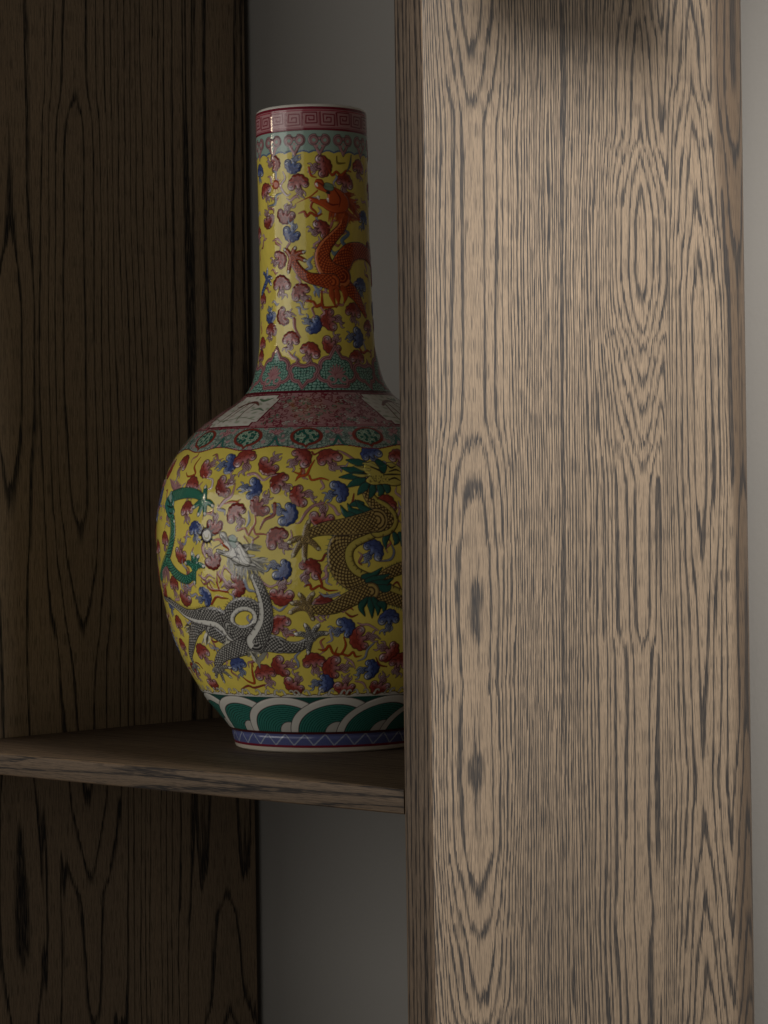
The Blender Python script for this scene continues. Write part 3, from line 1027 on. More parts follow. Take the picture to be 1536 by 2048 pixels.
paw(neck, A2([(470, 170)])[0], A2([(410, 90), (500, 75), (575, 110), (585, 185), (440, 285)]), SCALE_RED, rd, 3.6)
for pts in ([(820, 430), (830, 500), (860, 600)], [(870, 430), (880, 510), (890, 580)], [(920, 430), (950, 500), (940, 570)]):
    stroke(neck, A2(pts), [1.8, 2.6, 0.3], RED * 0.85, SCALE_RED[1], 0.0003, 0.0004, rd)
hair(neck, A1([(820, 1040), (900, 1090), (960, 1060)]), A1([(790, 1190), (880, 1200), (960, 1220), (1080, 1180)]), 1.3, RED * 0.8, rd, 12)
hair(neck, A1([(900, 950), (950, 1000)]), A1([(1030, 920), (1090, 1070), (1080, 1180)]), 1.6, RED * 0.8, rd, 10)
polygon(neck, A1([(690, 810), (740, 815), (770, 870), (840, 880), (930, 930), (980, 1010), (960, 1090), (880, 1110), (800, 1090), (740, 1050), (640, 1000), (640, 975), (720, 990), (790, 985), (780, 930), (700, 890), (675, 850)]), RED, SCALE_RED[1], 0.0006, 0.0008, rd, True)
for pts in ([(690, 830), (740, 860), (790, 930)], [(850, 900), (900, 980), (890, 1060)], [(780, 1010), (830, 1040), (900, 1030)]):
    stroke(neck, A1(pts), [0.5, 0.8, 0.3], SCALE_RED[1], label=rd)
stroke(neck, A1([(785, 870), (815, 880)]), [3.0, 3.0], np.array([0.16, 0.24, 0.16]), INK, 0.0005, label=rd)
stroke(neck, A1([(790, 925), (800, 930)]), [1.4, 1.4], INK, label=rd)
for pts in ([(700, 965), (715, 990)], [(790, 985), (795, 1010)], [(690, 850), (700, 870)]):
    stroke(neck, A1(pts), [0.9, 0.5], WHITE, label=rd, curve=False)
stroke(neck, A1([(700, 910), (640, 960), (580, 990), (500, 1030)]), [0.7, 0.6, 0.2], RED * 0.8, label=rd)

# blue claw reaching round from the far side
bd = new_label('blue_dragon')
scaled(neck, A2([(205, 480), (225, 420), (245, 370)]), [4, 4, 4], SCALE_BLUE, bd)
paw(neck, A2([(245, 360)])[0], A2([(215, 300), (250, 265), (290, 345), (280, 400)]), SCALE_BLUE, bd, 2.6)

# rim: lip, key fret
S1, S2, S3, S4 = s_at(213), s_at(217.5), s_at(256.5), s_at(260)
j = np.searchsorted(neck.s, S4)
neck.C[j:] = PINK * 0.92; neck.H[j:] = 0; neck.L[j:] = 0
band(neck, S4, S4 + 0.0016, MAROON); band(neck, S4 + 0.0022, S4 + 0.0030, MAROON * 1.4)
band(neck, S1 - 0.0022, S1, MAROON); band(neck, S1 - 0.0036, S1 - 0.0030, MAROON * 1.6)
neck.C[np.searchsorted(neck.s, S1):] = WHITE
fh = (S1 - 0.0036 - S4 - 0.0030)
fc = (S1 - 0.0036 + S4 + 0.0030) / 2
unit_w = 2 * math.pi / 20
for k in range(20):
    th0 = 1 * DEG + k * unit_w
    e = [(-.46, -.40), (-.46, .40), (.36, .40), (.36, -.28), (-.28, -.28), (-.28, .20), (.18, .20), (.18, -.08), (-.10, -.08), (-.10, .04)]
    if k % 2: e = [(x, -y) for x, y in e]
    jit = rng.normal(0, 0.012, (len(e), 2))
    ts = np.array([[th0 + (x + jx) * unit_w, fc + (y + jy) * fh] for (x, y), (jx, jy) in zip(e, jit)])
    stroke(neck, ts, [0.55], MAROON, curve=False)
    stroke(neck, np.array([[th0 + 0.5 * unit_w - 0.012, fc - 0.40 * fh], [th0 + 0.5 * unit_w - 0.012, fc + 0.4 * fh]]), [0.4], MAROON * 1.3, curve=False, alpha=0.8)

# turquoise collar with pendants
S5 = s_at(303)
TT, SS = np.meshgrid(neck.th, neck.s)
edge_s = S5 + 0.0016 * np.abs(np.sin(TT * 14 + 0.4))
m = (SS < S4) & (SS > edge_s)
neck.C[m] = TURQ; neck.H[m] = 0.0002; neck.L[m] = 0
m2 = (SS <= edge_s) & (SS > edge_s - 0.0016)
neck.C[m2] = np.array([0.10, 0.15, 0.24])
for k in range(14):
    th0 = (9.1 + 25.714 * k) * DEG
    sc = (S4 + S5) / 2 - 0.0020
    lab = new_label('pendant')
    win = neck.window(th0, sc, 0.016, 0.018)
    if win is None: continue
    sl, X, Y = win
    u, v = X / 0.020, Y / 0.020
    d = np.minimum(np.hypot(np.abs(u) - 0.23, v - 0.14) - 0.25, poly_dist(u, v, np.array([[0, 0.05], [0, -0.52]]), np.array([0.36, 0.03]))[0])
    notch = np.hypot(u, v - 0.42) - 0.16
    d = np.maximum(d, -notch) * 0.020
    neck.put(sl, sm(AA, -AA, d - 0.0005), INK * 2)
    neck.put(sl, sm(AA, -AA, d), PINK * 0.80)
    neck.put(sl, sm(AA, -AA, d + 0.0024), INK * 2)
    neck.put(sl, sm(AA, -AA, d + 0.0030), TURQ)
    for sg in (-1, 1):
        rr = np.hypot(u - sg * 0.24, v - 0.13)
        neck.put(sl, sm(AA, -AA, (np.abs(rr - 0.13) - 0.05) * 0.020), PINK * 0.75)
        neck.put(sl, sm(AA, -AA, (np.abs(rr - 0.19) - 0.014) * 0.020), INK * 2)
    for q in (-0.1, 0, 0.1):
        neck.put(sl, sm(AA, -AA, (np.hypot(u - q, v + 0.02 + abs(q)) - 0.05) * 0.020), PINK)
    neck.raise_(sl, d, 0.0005)
    neck.L[sl][d < 0] = lab

# pebbled collar at the foot of the neck
S6 = s_at(752)
edge_s = S6 + 0.0035 * np.sin(TT * 6 + 2.1) + 0.001 * np.sin(TT * 31)
m = SS < edge_s
f1, f2 = voronoi(TT * 0.056, SS, 0.0031, 3.0)
peb = np.where(((f2 - f1) < 0.0006)[..., None], DGREEN, TURQ * np.array([0.75, 0.95, 0.92]) * (1.15 - 120 * f1[..., None]))
neck.C[m] = peb[m]; neck.H[m] = (0.0003 * sm(0.0003, 0.0012, f2 - f1))[m]; neck.L[m] = 0
for k in range(6):
    th0 = (18.6 + 60 * k) * DEG
    for (dth, sc, size, up) in ((0, s_at(737), 0.040, 1), (30 * DEG, s_at(748), 0.030, -1)):
        lab = new_label('pendant')
        win = neck.window(th0 + dth, sc, size * 0.8, size * 0.85)
        if win is None: continue
        sl, X, Y = win
        u, v = X / size, Y / size * up
        d = np.minimum.reduce([np.hypot(np.abs(u) - 0.24, v + 0.12) - 0.23, np.hypot(u, v + 0.2) - 0.28, np.hypot(np.abs(u) - 0.12, v + 0.36) - 0.13,
                               np.hypot(np.abs(u) - 0.17, v - 0.04) - 0.24, poly_dist(u, v, np.array([[0, 0.1], [0, 0.52]]), np.array([0.27, 0.015]))[0]]) * size
        if up < 0:
            d = np.maximum(d, -(np.hypot(u, v + 0.5) - 0.2) * size)
        neck.put(sl, sm(AA, -AA, d - 0.0005), INK * 2)
        neck.put(sl, sm(AA, -AA, d), PINK * 0.72)
        neck.put(sl, sm(0.0005, 0.0001, np.abs(d + 0.0014)), MAROON * 0.8)
        gx1, gx2 = voronoi(X, Y, 0.0026, k + 5)
        inner = np.where(((gx2 - gx1) < 0.0005)[..., None], DGREEN, np.broadcast_to(TURQ * np.array([0.72, 0.92, 0.88]), X.shape + (3,)))
        neck.put(sl, sm(AA, -AA, d + 0.0032), INK * 2)
        neck.put(sl, sm(AA, -AA, d + 0.0037), inner)
        if up > 0:
            for q in range(-3, 4):
                a = q * 0.38
                dd = poly_dist(u, v, np.array([[0, -0.18], [0.20 * math.sin(a), -0.18 + 0.26 * math.cos(a)]]), np.array([0.05, 0.01]))[0] * size
                neck.put(sl, sm(AA, -AA, dd - 0.0003) * 0.8, MAROON); neck.put(sl, sm(AA, -AA, dd), PINK * 0.8)
            for sg in (-1, 1):
                rr = np.hypot(u - sg * 0.13, v + 0.26)
                neck.put(sl, sm(AA, -AA, (np.abs(rr - 0.08) - 0.025) * size), PINK * 0.8)
        neck.raise_(sl, d, 0.0006)
        neck.L[sl][d < 0] = lab
jn = np.searchsorted(neck.s, S_NB + 0.0016)
neck.C[:jn] = MAROON * 0.6; neck.H[:jn] = 0; neck.L[:jn] = 0

# ---- belly clouds (pixel, pixel, cap direction, colour, size in mm)
BC = [(367, 927, 70, 'r', 20), (414, 938, 225, 'r', 20), (458, 928, 0, 'b', 20), (491, 918, 110, 'r', 22), (538, 931, 240, 'r', 22), (384, 971, 85, 'r', 19), (449, 973, 215, 'r', 21), (505, 978, -15, 'b', 22),
      (560, 965, 140, 'r', 22), (375, 1020, 90, 'r', 18), (431, 1050, 270, 'r', 20), (473, 1027, 120, 'r', 22), (520, 1011, 220, 'r', 21), (391, 1060, 100, 'b', 19), (362, 1108, 260, 'r', 19), (427, 1120, -60, 'r', 21),
      (555, 1077, 125, 'r', 22), (563, 1139, -30, 'b', 22), (472, 1172, -10, 'r', 22), (563, 1190, 260, 'r', 22), (349, 1170, 80, 'r', 18), (371, 1194, 240, 'r', 19), (410, 1194, 20, 'b', 20),
      (602, 915, 40, 'r', 22), (658, 917, 112, 'r', 22), (742, 909, 110, 'b', 21), (600, 991, 190, 'r', 22), (676, 984, 15, 'b', 22), (574, 1028, -20, 'b', 22), (645, 1037, 265, 'r', 22), (772, 1010, 75, 'r', 22),
      (620, 1139, 55, 'r', 23), (746, 1101, 50, 'b', 21), (648, 1209, 80, 'r', 20), (560, 1251, 130, 'r', 22), (690, 1256, 25, 'b', 21), (778, 1238, 90, 'b', 22), (722, 1278, 200, 'r', 22), (778, 1303, -30, 'r', 22),
      (564, 1333, 200, 'r', 22), (628, 1325, 100, 'r', 22), (668, 1336, 182, 'r', 22), (739, 1338, 10, 'b', 21), (589, 1370, 235, 'r', 21), (648, 1366, 0, 'b', 21), (690, 1374, 268, 'r', 21), (759, 1372, 250, 'r', 21),
      (798, 1325, 80, 'r', 21), (406, 1306, 110, 'r', 20), (426, 1366, 280, 'r', 18), (477, 1330, 105, 'b', 20), (532, 1348, 100, 'r', 22), (358, 1247, 90, 'r', 18), (366, 1292, 90, 'r', 17), (798, 916, 80, 'r', 20),
      (338, 1020, 80, 'r', 17), (330, 1080, 90, 'r', 17), (334, 1130, 260, 'r', 17), (342, 1210, 90, 'b', 17), (390, 1340, 80, 'r', 17), (822, 1060, 90, 'r', 21), (840, 1180, 270, 'r', 21), (830, 960, 30, 'b', 21), (850, 1280, 120, 'r', 21)]
for (x, y, a, k, sz) in BC:
    cloud(body, px1(x, y), a, k, sz)
for i in range(170):
    th = rng.uniform(1.02, 4.48) if i < 140 else rng.uniform(4.48, 5.0); s_ = rng.uniform(s_at(1375), s_at(915))
    cloud(body, (th, s_), rng.uniform(0, 360), 'r' if rng.random() < 0.72 else 'b', 21)

GREY = np.array([0.24, 0.28, 0.36])
wisps(body, 150, (-1.7, 1.15), (s_at(1372), s_at(905)), 0.015)
BRB = [(A4, [(940, 480), (900, 600), (830, 660), (760, 740)], [0.5, 2.2, 2.6, 2.0], PINK), (A4, [(1080, 380), (1160, 370), (1240, 440), (1320, 400), (1400, 380)], [2.0, 1.8, 1.2, 0.3], PINK), (A4, [(820, 700), (900, 680), (960, 680), (1000, 650)], [0.6, 1.6, 1.2, 0.2], RED),
       (A4, [(1370, 700), (1360, 820), (1260, 880), (1210, 980)], [2.4, 2.4, 1.8, 0.6], CRIM), (A4, [(970, 990), (1040, 970), (1080, 1040), (1130, 960), (1160, 1030), (1220, 1030), (1300, 1040)], [1.6, 1.4, 1.3, 1.4, 1.2, 0.5], RED * 0.8),
       (A4, [(1150, 790), (1160, 900), (1130, 960)], [0.4, 1.3, 1.0], RED * 0.8), (A4, [(1080, 780), (1090, 880), (1060, 950)], [0.4, 2.0, 0.6], GREY), (A4, [(560, 190), (490, 290), (500, 370), (420, 400), (400, 360)], [0.4, 1.4, 1.2, 1.0, 0.3], RED * 0.75),
       (A4, [(640, 420), (690, 440), (680, 520), (640, 540)], [0.6, 1.6, 1.6, 0.4], LILAC), (A4, [(580, 460), (540, 510), (570, 560)], [0.3, 1.4, 0.3], PINK), (A4, [(740, 1440), (740, 1560), (760, 1640), (700, 1640), (650, 1560)], [0.4, 1.4, 1.4, 1.3, 0.3], RED * 0.8),
       (A4, [(640, 1610), (690, 1650), (760, 1650), (860, 1670)], [1.4, 1.3, 1.3, 1.0], RED * 0.8), (A4, [(820, 1380), (790, 1480), (830, 1560), (880, 1600)], [0.8, 2.2, 2.4, 1.5], PINK), (A4, [(1040, 1540), (1080, 1640), (1140, 1660), (1180, 1690)], [2.4, 2.2, 1.2, 0.2], GREY),
       (A4, [(540, 1480), (600, 1520), (650, 1480), (710, 1520)], [0.8, 1.4, 1.4, 0.2], PINK), (A4, [(680, 1800), (730, 1720), (790, 1730), (860, 1740)], [1.6, 1.6, 1.4, 0.2], RED * 0.7), (A4, [(600, 1110), (580, 1190), (610, 1280)], [2.6, 2.6, 1.6], PINK),
       (A4, [(1030, 1060), (1080, 1130)], [1.0, 0.2], RED * 0.7), (A4, [(1190, 1060), (1120, 1110)], [1.0, 0.2], RED * 0.7), (A4, [(1200, 1500), (1240, 1560), (1320, 1610), (1400, 1580)], [0.8, 1.6, 1.6, 1.0], PINK),
       (A4, [(1330, 1810), (1420, 1870), (1480, 1830), (1510, 1810)], [0.8, 1.6, 1.2, 0.3], GREY),
       (A5, [(490, 220), (440, 300), (400, 380), (320, 400), (280, 450)], [0.4, 1.5, 2.0, 2.0, 0.2], RED), (A5, [(260, 350), (330, 370), (350, 310)], [0.3, 1.5, 0.3], RED), (A5, [(430, 390), (460, 440), (560, 420), (640, 440)], [1.2, 1.3, 1.2, 0.5], RED),
       (A5, [(560, 450), (590, 510), (560, 540)], [1.3, 1.6, 1.0], PINK), (A5, [(590, 690), (480, 720), (400, 790), (330, 900), (280, 915)], [1.6, 1.8, 2.0, 1.2, 0.2], PINK * 0.8), (A5, [(640, 700), (700, 740), (740, 810), (770, 810)], [1.2, 2.0, 2.2, 0.8], PINK),
       (A5, [(740, 110), (820, 150), (930, 220)], [0.3, 2.0, 1.8], PINK * 0.8), (A5, [(500, 1320), (570, 1320), (610, 1250), (680, 1230)], [0.3, 1.4, 1.4, 0.6], CRIM), (A5, [(570, 1530), (620, 1490), (610, 1410), (650, 1350)], [1.2, 2.0, 1.8, 0.6], PINK),
       (A5, [(380, 1600), (440, 1590), (460, 1640), (540, 1600), (580, 1620), (640, 1650), (740, 1650)], [0.3, 1.6, 1.5, 1.5, 1.3, 0.3], RED * 0.75), (A5, [(530, 1480), (570, 1580), (560, 1620)], [1.4, 1.6, 1.2], RED * 0.75),
       (A5, [(1200, 1330), (1320, 1310), (1360, 1230), (1330, 1150)], [0.6, 1.8, 1.8, 0.8], GREY * 0.7), (A5, [(540, 1670), (600, 1710), (680, 1700), (770, 1670)], [0.3, 1.6, 1.4, 0.2], GREY), (A5, [(230, 990), (240, 1060), (200, 1110)], [0.3, 1.2, 0.6], PINK),
       (A5, [(920, 590), (900, 690), (880, 700)], [0.6, 1.6, 0.4], CRIM), (A5, [(460, 130), (490, 160), (570, 110)], [1.2, 1.3, 0.3], CRIM), (A5, [(1330, 1610), (1390, 1560), (1430, 1620)], [0.5, 1.3, 0.5], CRIM),
       (A7, [(530, 760), (600, 770), (650, 720), (690, 800), (750, 830)], [0.3, 1.8, 1.6, 1.5, 1.2], RED * 0.8), (A7, [(810, 630), (830, 720), (780, 810), (720, 800), (740, 740)], [0.6, 1.5, 1.5, 1.2, 0.3], RED * 0.8), (A7, [(790, 810), (860, 830), (910, 790), (940, 840), (1000, 830)], [1.4, 1.5, 1.4, 1.3, 0.3], RED * 0.8),
       (A7, [(820, 850), (900, 900), (930, 970)], [1.0, 1.6, 0.5], PINK), (A7, [(960, 890), (1040, 850), (1070, 760), (1140, 690)], [0.3, 1.6, 1.6, 1.0], GREY), (A7, [(350, 770), (280, 840), (310, 910), (310, 960)], [0.6, 1.8, 1.8, 0.8], GREY), (A7, [(960, 470), (1010, 490), (1080, 490), (1180, 550)], [0.4, 1.4, 1.5, 1.0], PINK),
       (A7, [(830, 360), (890, 400), (960, 380)], [0.6, 1.5, 0.4], CRIM), (A7, [(940, 1110), (1020, 1130), (1060, 1210)], [1.2, 1.6, 0.5], PINK), (A7, [(1160, 850), (1200, 930), (1280, 950)], [0.3, 1.2, 0.6], CRIM),
       (A6, [(1000, 1200), (1080, 1160), (1150, 1180), (1260, 1150)], [0.3, 1.6, 1.6, 1.0], CRIM), (A6, [(1120, 940), (1130, 1030), (1150, 1130), (1080, 1110), (1030, 1070)], [0.4, 1.5, 1.6, 1.4, 0.4], RED * 0.8), (A6, [(680, 660), (720, 680), (760, 660)], [0.6, 1.2, 0.4], CRIM),
       (A6, [(650, 690), (720, 750), (750, 810)], [0.3, 1.6, 0.4], GREY), (A6, [(500, 900), (540, 920), (580, 970)], [0.6, 1.2, 0.6], CRIM), (A6, [(800, 900), (850, 900), (840, 930)], [0.4, 1.2, 0.4], PINK)]
for f_, pts, w, c_ in BRB:
    stroke(body, f_(pts), np.array(w) * 0.55, c_, MAROON * 0.4, 0.00032, 0.0003, fade=c_ * 0.6 + LILAC * 0.4 if c_ is PINK else None)

# ---- green dragon at the left edge
gd = new_label('green_dragon')
hair(body, A4([(270, 560), (300, 560)]), A4([(210, 420), (300, 440), (350, 490), (330, 560)]), 1.3, PINK * 0.8, gd, 10)
scaled(body, A4([(250, 640), (215, 760), (240, 860), (250, 1000), (225, 1160), (190, 1290), (150, 1400), (125, 1500)]), [7, 8, 8.5, 9, 9, 9, 9, 8], SCALE_GREEN, gd, belly=np.array([0.25, 0.30, 0.10]), belly_side=-1, belly_frac=0.3, spikes=1, spike_col=PINK * 0.5)
scaled(body, A4([(250, 620), (330, 590), (430, 580), (530, 600), (590, 660)]), [9, 9, 8, 6.5, 5.5], SCALE_GREEN, gd)
paw(body, A4([(600, 690)])[0], A4([(612, 520), (690, 720), (605, 810), (535, 815), (485, 735)]), SCALE_GREEN, gd, 4.4)
scaled(body, A4([(200, 1320), (250, 1420), (330, 1500), (410, 1530), (480, 1480)]), [9, 8.5, 7.5, 6.5, 5.5], SCALE_GREEN, gd)
paw(body, A4([(495, 1400)])[0], A4([(465, 1250), (530, 1280), (400, 1350), (590, 1385), (495, 1560)]), SCALE_GREEN, gd, 4.4)
polygon(body, A4([(190, 640), (240, 590), (270, 640), (260, 730), (270, 790), (230, 850), (190, 800), (170, 720)]), GREEN * 1.3, DGREEN, 0.0008, 0.0008, gd, True)
stroke(body, A4([(230, 600), (240, 660)]), [3, 2], TURQ, DGREEN, 0.0006, label=gd)
for pts in ([(200, 650), (230, 700), (210, 770)], [(250, 650), (255, 720), (250, 790)], [(215, 790), (240, 810), (262, 800)], [(200, 720), (235, 740), (262, 735)]):
    stroke(body, A4(pts), [0.5, 1.0, 0.4], DGREEN * 0.5, label=gd)
hair(body, A4([(180, 1400), (200, 1420)]), A4([(140, 1520), (180, 1600), (220, 1560)]), 1.2, PINK * 0.7, gd, 8)

# ---- gold dragon with green fins
od = new_label('gold_dragon')
BEL = np.array([0.48, 0.40, 0.085])
for pts in ([(1010, 700), (940, 700), (870, 720)], [(1100, 780), (1000, 740), (935, 660)], [(1000, 800), (900, 780), (850, 700)], [(930, 840), (830, 810), (775, 720)]):
    leaf(body, A5(pts), GREEN * 0.75, od, 4.6)
for pts in ([(1300, 1030), (1260, 1100), (1270, 1190)], [(1360, 1030), (1390, 1100), (1360, 1150)], [(1420, 1030), (1450, 1090), (1440, 1160)]):
    leaf(body, A5(pts), GREEN * 0.7, od, 4.6)
scaled(body, A5([(1560, 1780), (1440, 1740), (1300, 1690), (1150, 1610), (1000, 1560), (880, 1500), (800, 1400), (770, 1280), (790, 1160), (880, 1070), (1020, 1010), (1180, 960)]), [13, 14, 15, 17, 18, 19, 20, 20, 20, 18, 16, 13], SCALE_GOLD, od, cell=2.5,
       belly=BEL, belly_side=-1, belly_frac=0.32, spikes=1, spike_col=np.array([0.10, 0.17, 0.12]), spike_len=2.6)
scaled(body, A5([(1180, 980), (1290, 940), (1320, 860), (1250, 770), (1150, 700), (1090, 620), (1060, 560)]), [13, 13, 13, 12, 10, 8.5, 8], SCALE_GOLD, od, cell=2.5, belly=BEL, belly_side=-1, belly_frac=0.30)
scaled(body, A5([(1460, 1400), (1350, 1440), (1270, 1480), (1200, 1530)]), [9, 8.5, 8, 7], SCALE_GOLD, od, cell=2.5, spikes=-1, spike_col=INK)
scaled(body, A5([(1170, 880), (1050, 910), (900, 940), (760, 960), (620, 970), (500, 1000), (420, 1040)]), [18, 16, 14, 12, 10, 7.5, 6], SCALE_GOLD, od, cell=2.5)
SG2 = (np.array([0.42, 0.30, 0.11]), np.array([0.06, 0.04, 0.03]))
paw(body, A5([(380, 1090)])[0], A5([(425, 900), (220, 1120), (260, 1260), (380, 1300), (530, 1190)]), SG2, od, 4.2, claw=np.array([0.5, 0.45, 0.3]))
for pts in ([(1020, 1500), (1120, 1490), (1230, 1400)], [(1060, 1540), (1180, 1520), (1310, 1470)], [(1120, 1570), (1240, 1570), (1350, 1520)], [(1180, 1610), (1280, 1630), (1320, 1580)]):
    leaf(body, A5(pts), GREEN * 0.75, od, 5.0)
scaled(body, A5([(1100, 1660), (980, 1700), (850, 1760), (720, 1830), (580, 1860), (460, 1850)]), [14, 13, 12, 10, 8, 6.5], SCALE_GOLD, od, cell=2.5)
paw(body, A5([(400, 1840)])[0], A5([(330, 1700), (470, 1690), (245, 1790), (230, 1890), (470, 1960)]), SG2, od, 4.2, claw=np.array([0.5, 0.45, 0.3]))
for pts in ([(1060, 1740), (1000, 1830), (1040, 1930)], [(1090, 1740), (1110, 1840), (1120, 1950)], [(1130, 1740), (1180, 1830), (1180, 1920)], [(1190, 1790), (1250, 1820), (1240, 1880)]):
    leaf(body, A5(pts), GREEN * 0.65, od, 4.8)
# mane, face
for pts in ([(1050, 260), (930, 240), (835, 220)], [(1030, 330), (890, 330), (775, 305)], [(1030, 390), (890, 400), (760, 410)], [(1040, 440), (930, 470), (840, 520)], [(1080, 470), (1010, 540), (960, 600)], [(1130, 490), (1120, 570), (1085, 640)], [(1190, 490), (1220, 560), (1190, 610)], [(1250, 480), (1290, 540), (1275, 580)]):
    leaf(body, A5(pts), GREEN * 0.75, od, 5.2)
polygon(body, A5([(1030, 260), (1130, 240), (1220, 290), (1300, 250), (1370, 270), (1440, 330), (1470, 400), (1450, 470), (1370, 500), (1250, 480), (1130, 490), (1050, 450), (1090, 390), (1030, 340)]), np.array([0.50, 0.42, 0.09]), INK, 0.0008, 0.0009, od, True)
for pts, w in (([(1020, 260), (1090, 270), (1180, 310)], 1.4), ([(925, 290), (1010, 320), (1090, 330)], 1.3), ([(910, 380), (1000, 395), (1090, 385)], 1.2)):
    stroke(body, A5(pts), [w * 0.4, w, w * 0.6], np.array([0.5, 0.44, 0.12]), INK, 0.0004, label=od)
stroke(body, A5([(1190, 250), (1230, 290), (1230, 340)]), [3.2, 3.6, 2.4], DGREEN * 1.5, INK, 0.0006, label=od)
for pts in ([(1240, 385), (1330, 380), (1440, 385)], [(1100, 300), (1180, 330), (1240, 370)], [(1270, 270), (1320, 310), (1370, 290)], [(1300, 440), (1360, 420), (1420, 450)], [(1300, 350), (1370, 330), (1420, 350)]):
    stroke(body, A5(pts), [0.5, 0.9, 0.4], INK, label=od)
for k in range(60):
    q = A5([(rng.uniform(1070, 1300), rng.uniform(390, 470))])[0]
    stroke(body, [q, q + [0.001, 0]], [0.35], INK, curve=False, label=od)

# ---- black and white dragon
wd = new_label('white_dragon')
PALE = np.array([0.64, 0.63, 0.58]); HAIR = np.array([0.16, 0.155, 0.13])
hair(body, A6([(460, 480), (470, 560)]), A6([(370, 500), (390, 570), (430, 610)]), 0.8, HAIR * 1.6, wd, 7)
scaled(body, A6([(660, 540), (740, 600), (820, 650), (900, 670), (970, 650)]), [11, 9.5, 8, 6.5, 5], SCALE_BLACK, wd)
scaled(body, A6([(560, 450), (500, 540), (470, 640), (455, 740), (450, 830), (480, 920)]), [15, 12, 9, 7, 5, 3.5], SCALE_BLACK, wd)
paw(body, A6([(500, 940)])[0], A6([(540, 960), (530, 1000), (480, 1000)]), SCALE_BLACK, wd, 3.0)
hair(body, A6([(880, 620), (960, 640)]), A6([(760, 740), (840, 760), (900, 750)]), 0.8, HAIR * 1.6, wd, 7)
hair(body, A6([(610, 590), (650, 590)]), A6([(560, 700), (620, 720)]), 0.9, HAIR * 1.8, wd, 8)
scaled(body, A6([(160, 190), (230, 240), (310, 300), (400, 370), (510, 400), (620, 400), (740, 420), (830, 490), (900, 580)]), [2.5, 4, 5.5, 7.5, 11, 15, 17, 17, 14], SCALE_BLACK, wd, belly=PALE, belly_side=-1, belly_frac=0.30, spikes=1, spike_len=2.6)
t = np.linspace(20, 380, 22)
ring = [(1035 + 165 * math.cos(math.radians(q)), 420 - 155 * math.sin(math.radians(q))) for q in (200 - t)]
scaled(body, A6(ring), [10.5], SCALE_BLACK, wd, belly=PALE, belly_side=-1, belly_frac=0.34, spikes=1, spike_len=2.6, n=4)
scaled(body, A6([(860, 500), (920, 570), (1010, 600), (1100, 590), (1170, 540)]), [9, 12, 13, 12, 9], SCALE_BLACK, wd)
scaled(body, A6([(1160, 700), (1060, 720), (950, 760), (850, 800), (780, 850), (745, 930), (745, 990)]), [17, 15, 13, 11, 9, 6.5, 5], SCALE_BLACK, wd)
paw(body, A6([(770, 985)])[0], A6([(730, 1060), (815, 1110), (880, 1060), (880, 960), (700, 1000)]), SCALE_BLACK, wd, 3.2)
hair(body, A6([(1100, 800), (1200, 760)]), A6([(1060, 830), (1130, 870), (1200, 940)]), 0.8, HAIR * 1.6, wd, 12)
stroke(body, A6([(1280, 770), (1230, 850), (1190, 890), (1210, 960)]), [1.5, 2.0, 2.0, 0.4], HAIR * 1.6, INK, 0.0003, label=wd)
scaled(body, A6([(1200, 690), (1300, 690), (1400, 710), (1530, 730), (1650, 745), (1770, 725)]) if False else np.vstack([A6([(1200, 690), (1300, 690), (1420, 715)]), A7([(100, 715), (220, 740), (330, 725), (410, 680)])]), [15, 15, 13.5, 12, 9.5, 7.5, 6], SCALE_BLACK, wd)
paw(body, A7([(455, 640)])[0], A7([(390, 500), (530, 500), (620, 585), (290, 595), (420, 790)]), SCALE_BLACK, wd, 4.0)
scaled(body, A6([(1150, -20), (1210, 100), (1255, 230), (1275, 360), (1265, 480), (1220, 590), (1160, 680)]), [6.5, 8.5, 10, 11, 13, 15, 16], SCALE_BLACK, wd, belly=PALE, belly_side=-1, belly_frac=0.36, spikes=1, spike_len=2.0)
# head: beard and mane strokes under the face
hair(body, A4([(850, 1280), (960, 1380), (1080, 1380), (1160, 1340)]), A4([(850, 1400), (960, 1530), (1090, 1560), (1250, 1480), (1260, 1440)]), 0.75, HAIR, wd, 20, 0.001)
hair(body, A4([(1080, 1300), (1150, 1330)]), A4([(1310, 1350), (1290, 1290), (1260, 1430)]), 0.75, HAIR * 1.2, wd, 14, 0.001)
hair(body, A4([(1030, 1150), (1060, 1200)]), A4([(1230, 1160), (1210, 1220)]), 0.75, HAIR, wd, 14, 0.001)
polygon(body, A4([(780, 1010), (830, 1020), (860, 1090), (930, 1110), (990, 1130), (1040, 1190), (1080, 1260), (1110, 1340), (1080, 1380), (1000, 1360), (920, 1320), (880, 1290), (800, 1260), (740, 1230), (740, 1200), (810, 1220), (870, 1220), (850, 1180), (780, 1140), (820, 1120), (770, 1060)]), PALE, INK, 0.0007, 0.0009, wd, True)
stroke(body, A4([(700, 1100), (760, 1090), (800, 1140), (870, 1200)]), [0.6, 1.0, 1.2, 0.6], RED, INK, 0.0003, label=wd)
stroke(body, A4([(905, 1090), (920, 1110), (930, 1150)]), [3.6, 3.6, 2.6], TURQ * 0.8, INK, 0.0006, label=wd)
for pts, w in (([(960, 1130), (1040, 1210), (1080, 1180)], 1.2), ([(990, 1160), (1050, 1260), (1150, 1270)], 1.5), ([(980, 1200), (1040, 1330), (1160, 1380)], 1.5)):
    stroke(body, A4(pts), [w, w, 0.3], PALE, INK, 0.0005, label=wd)
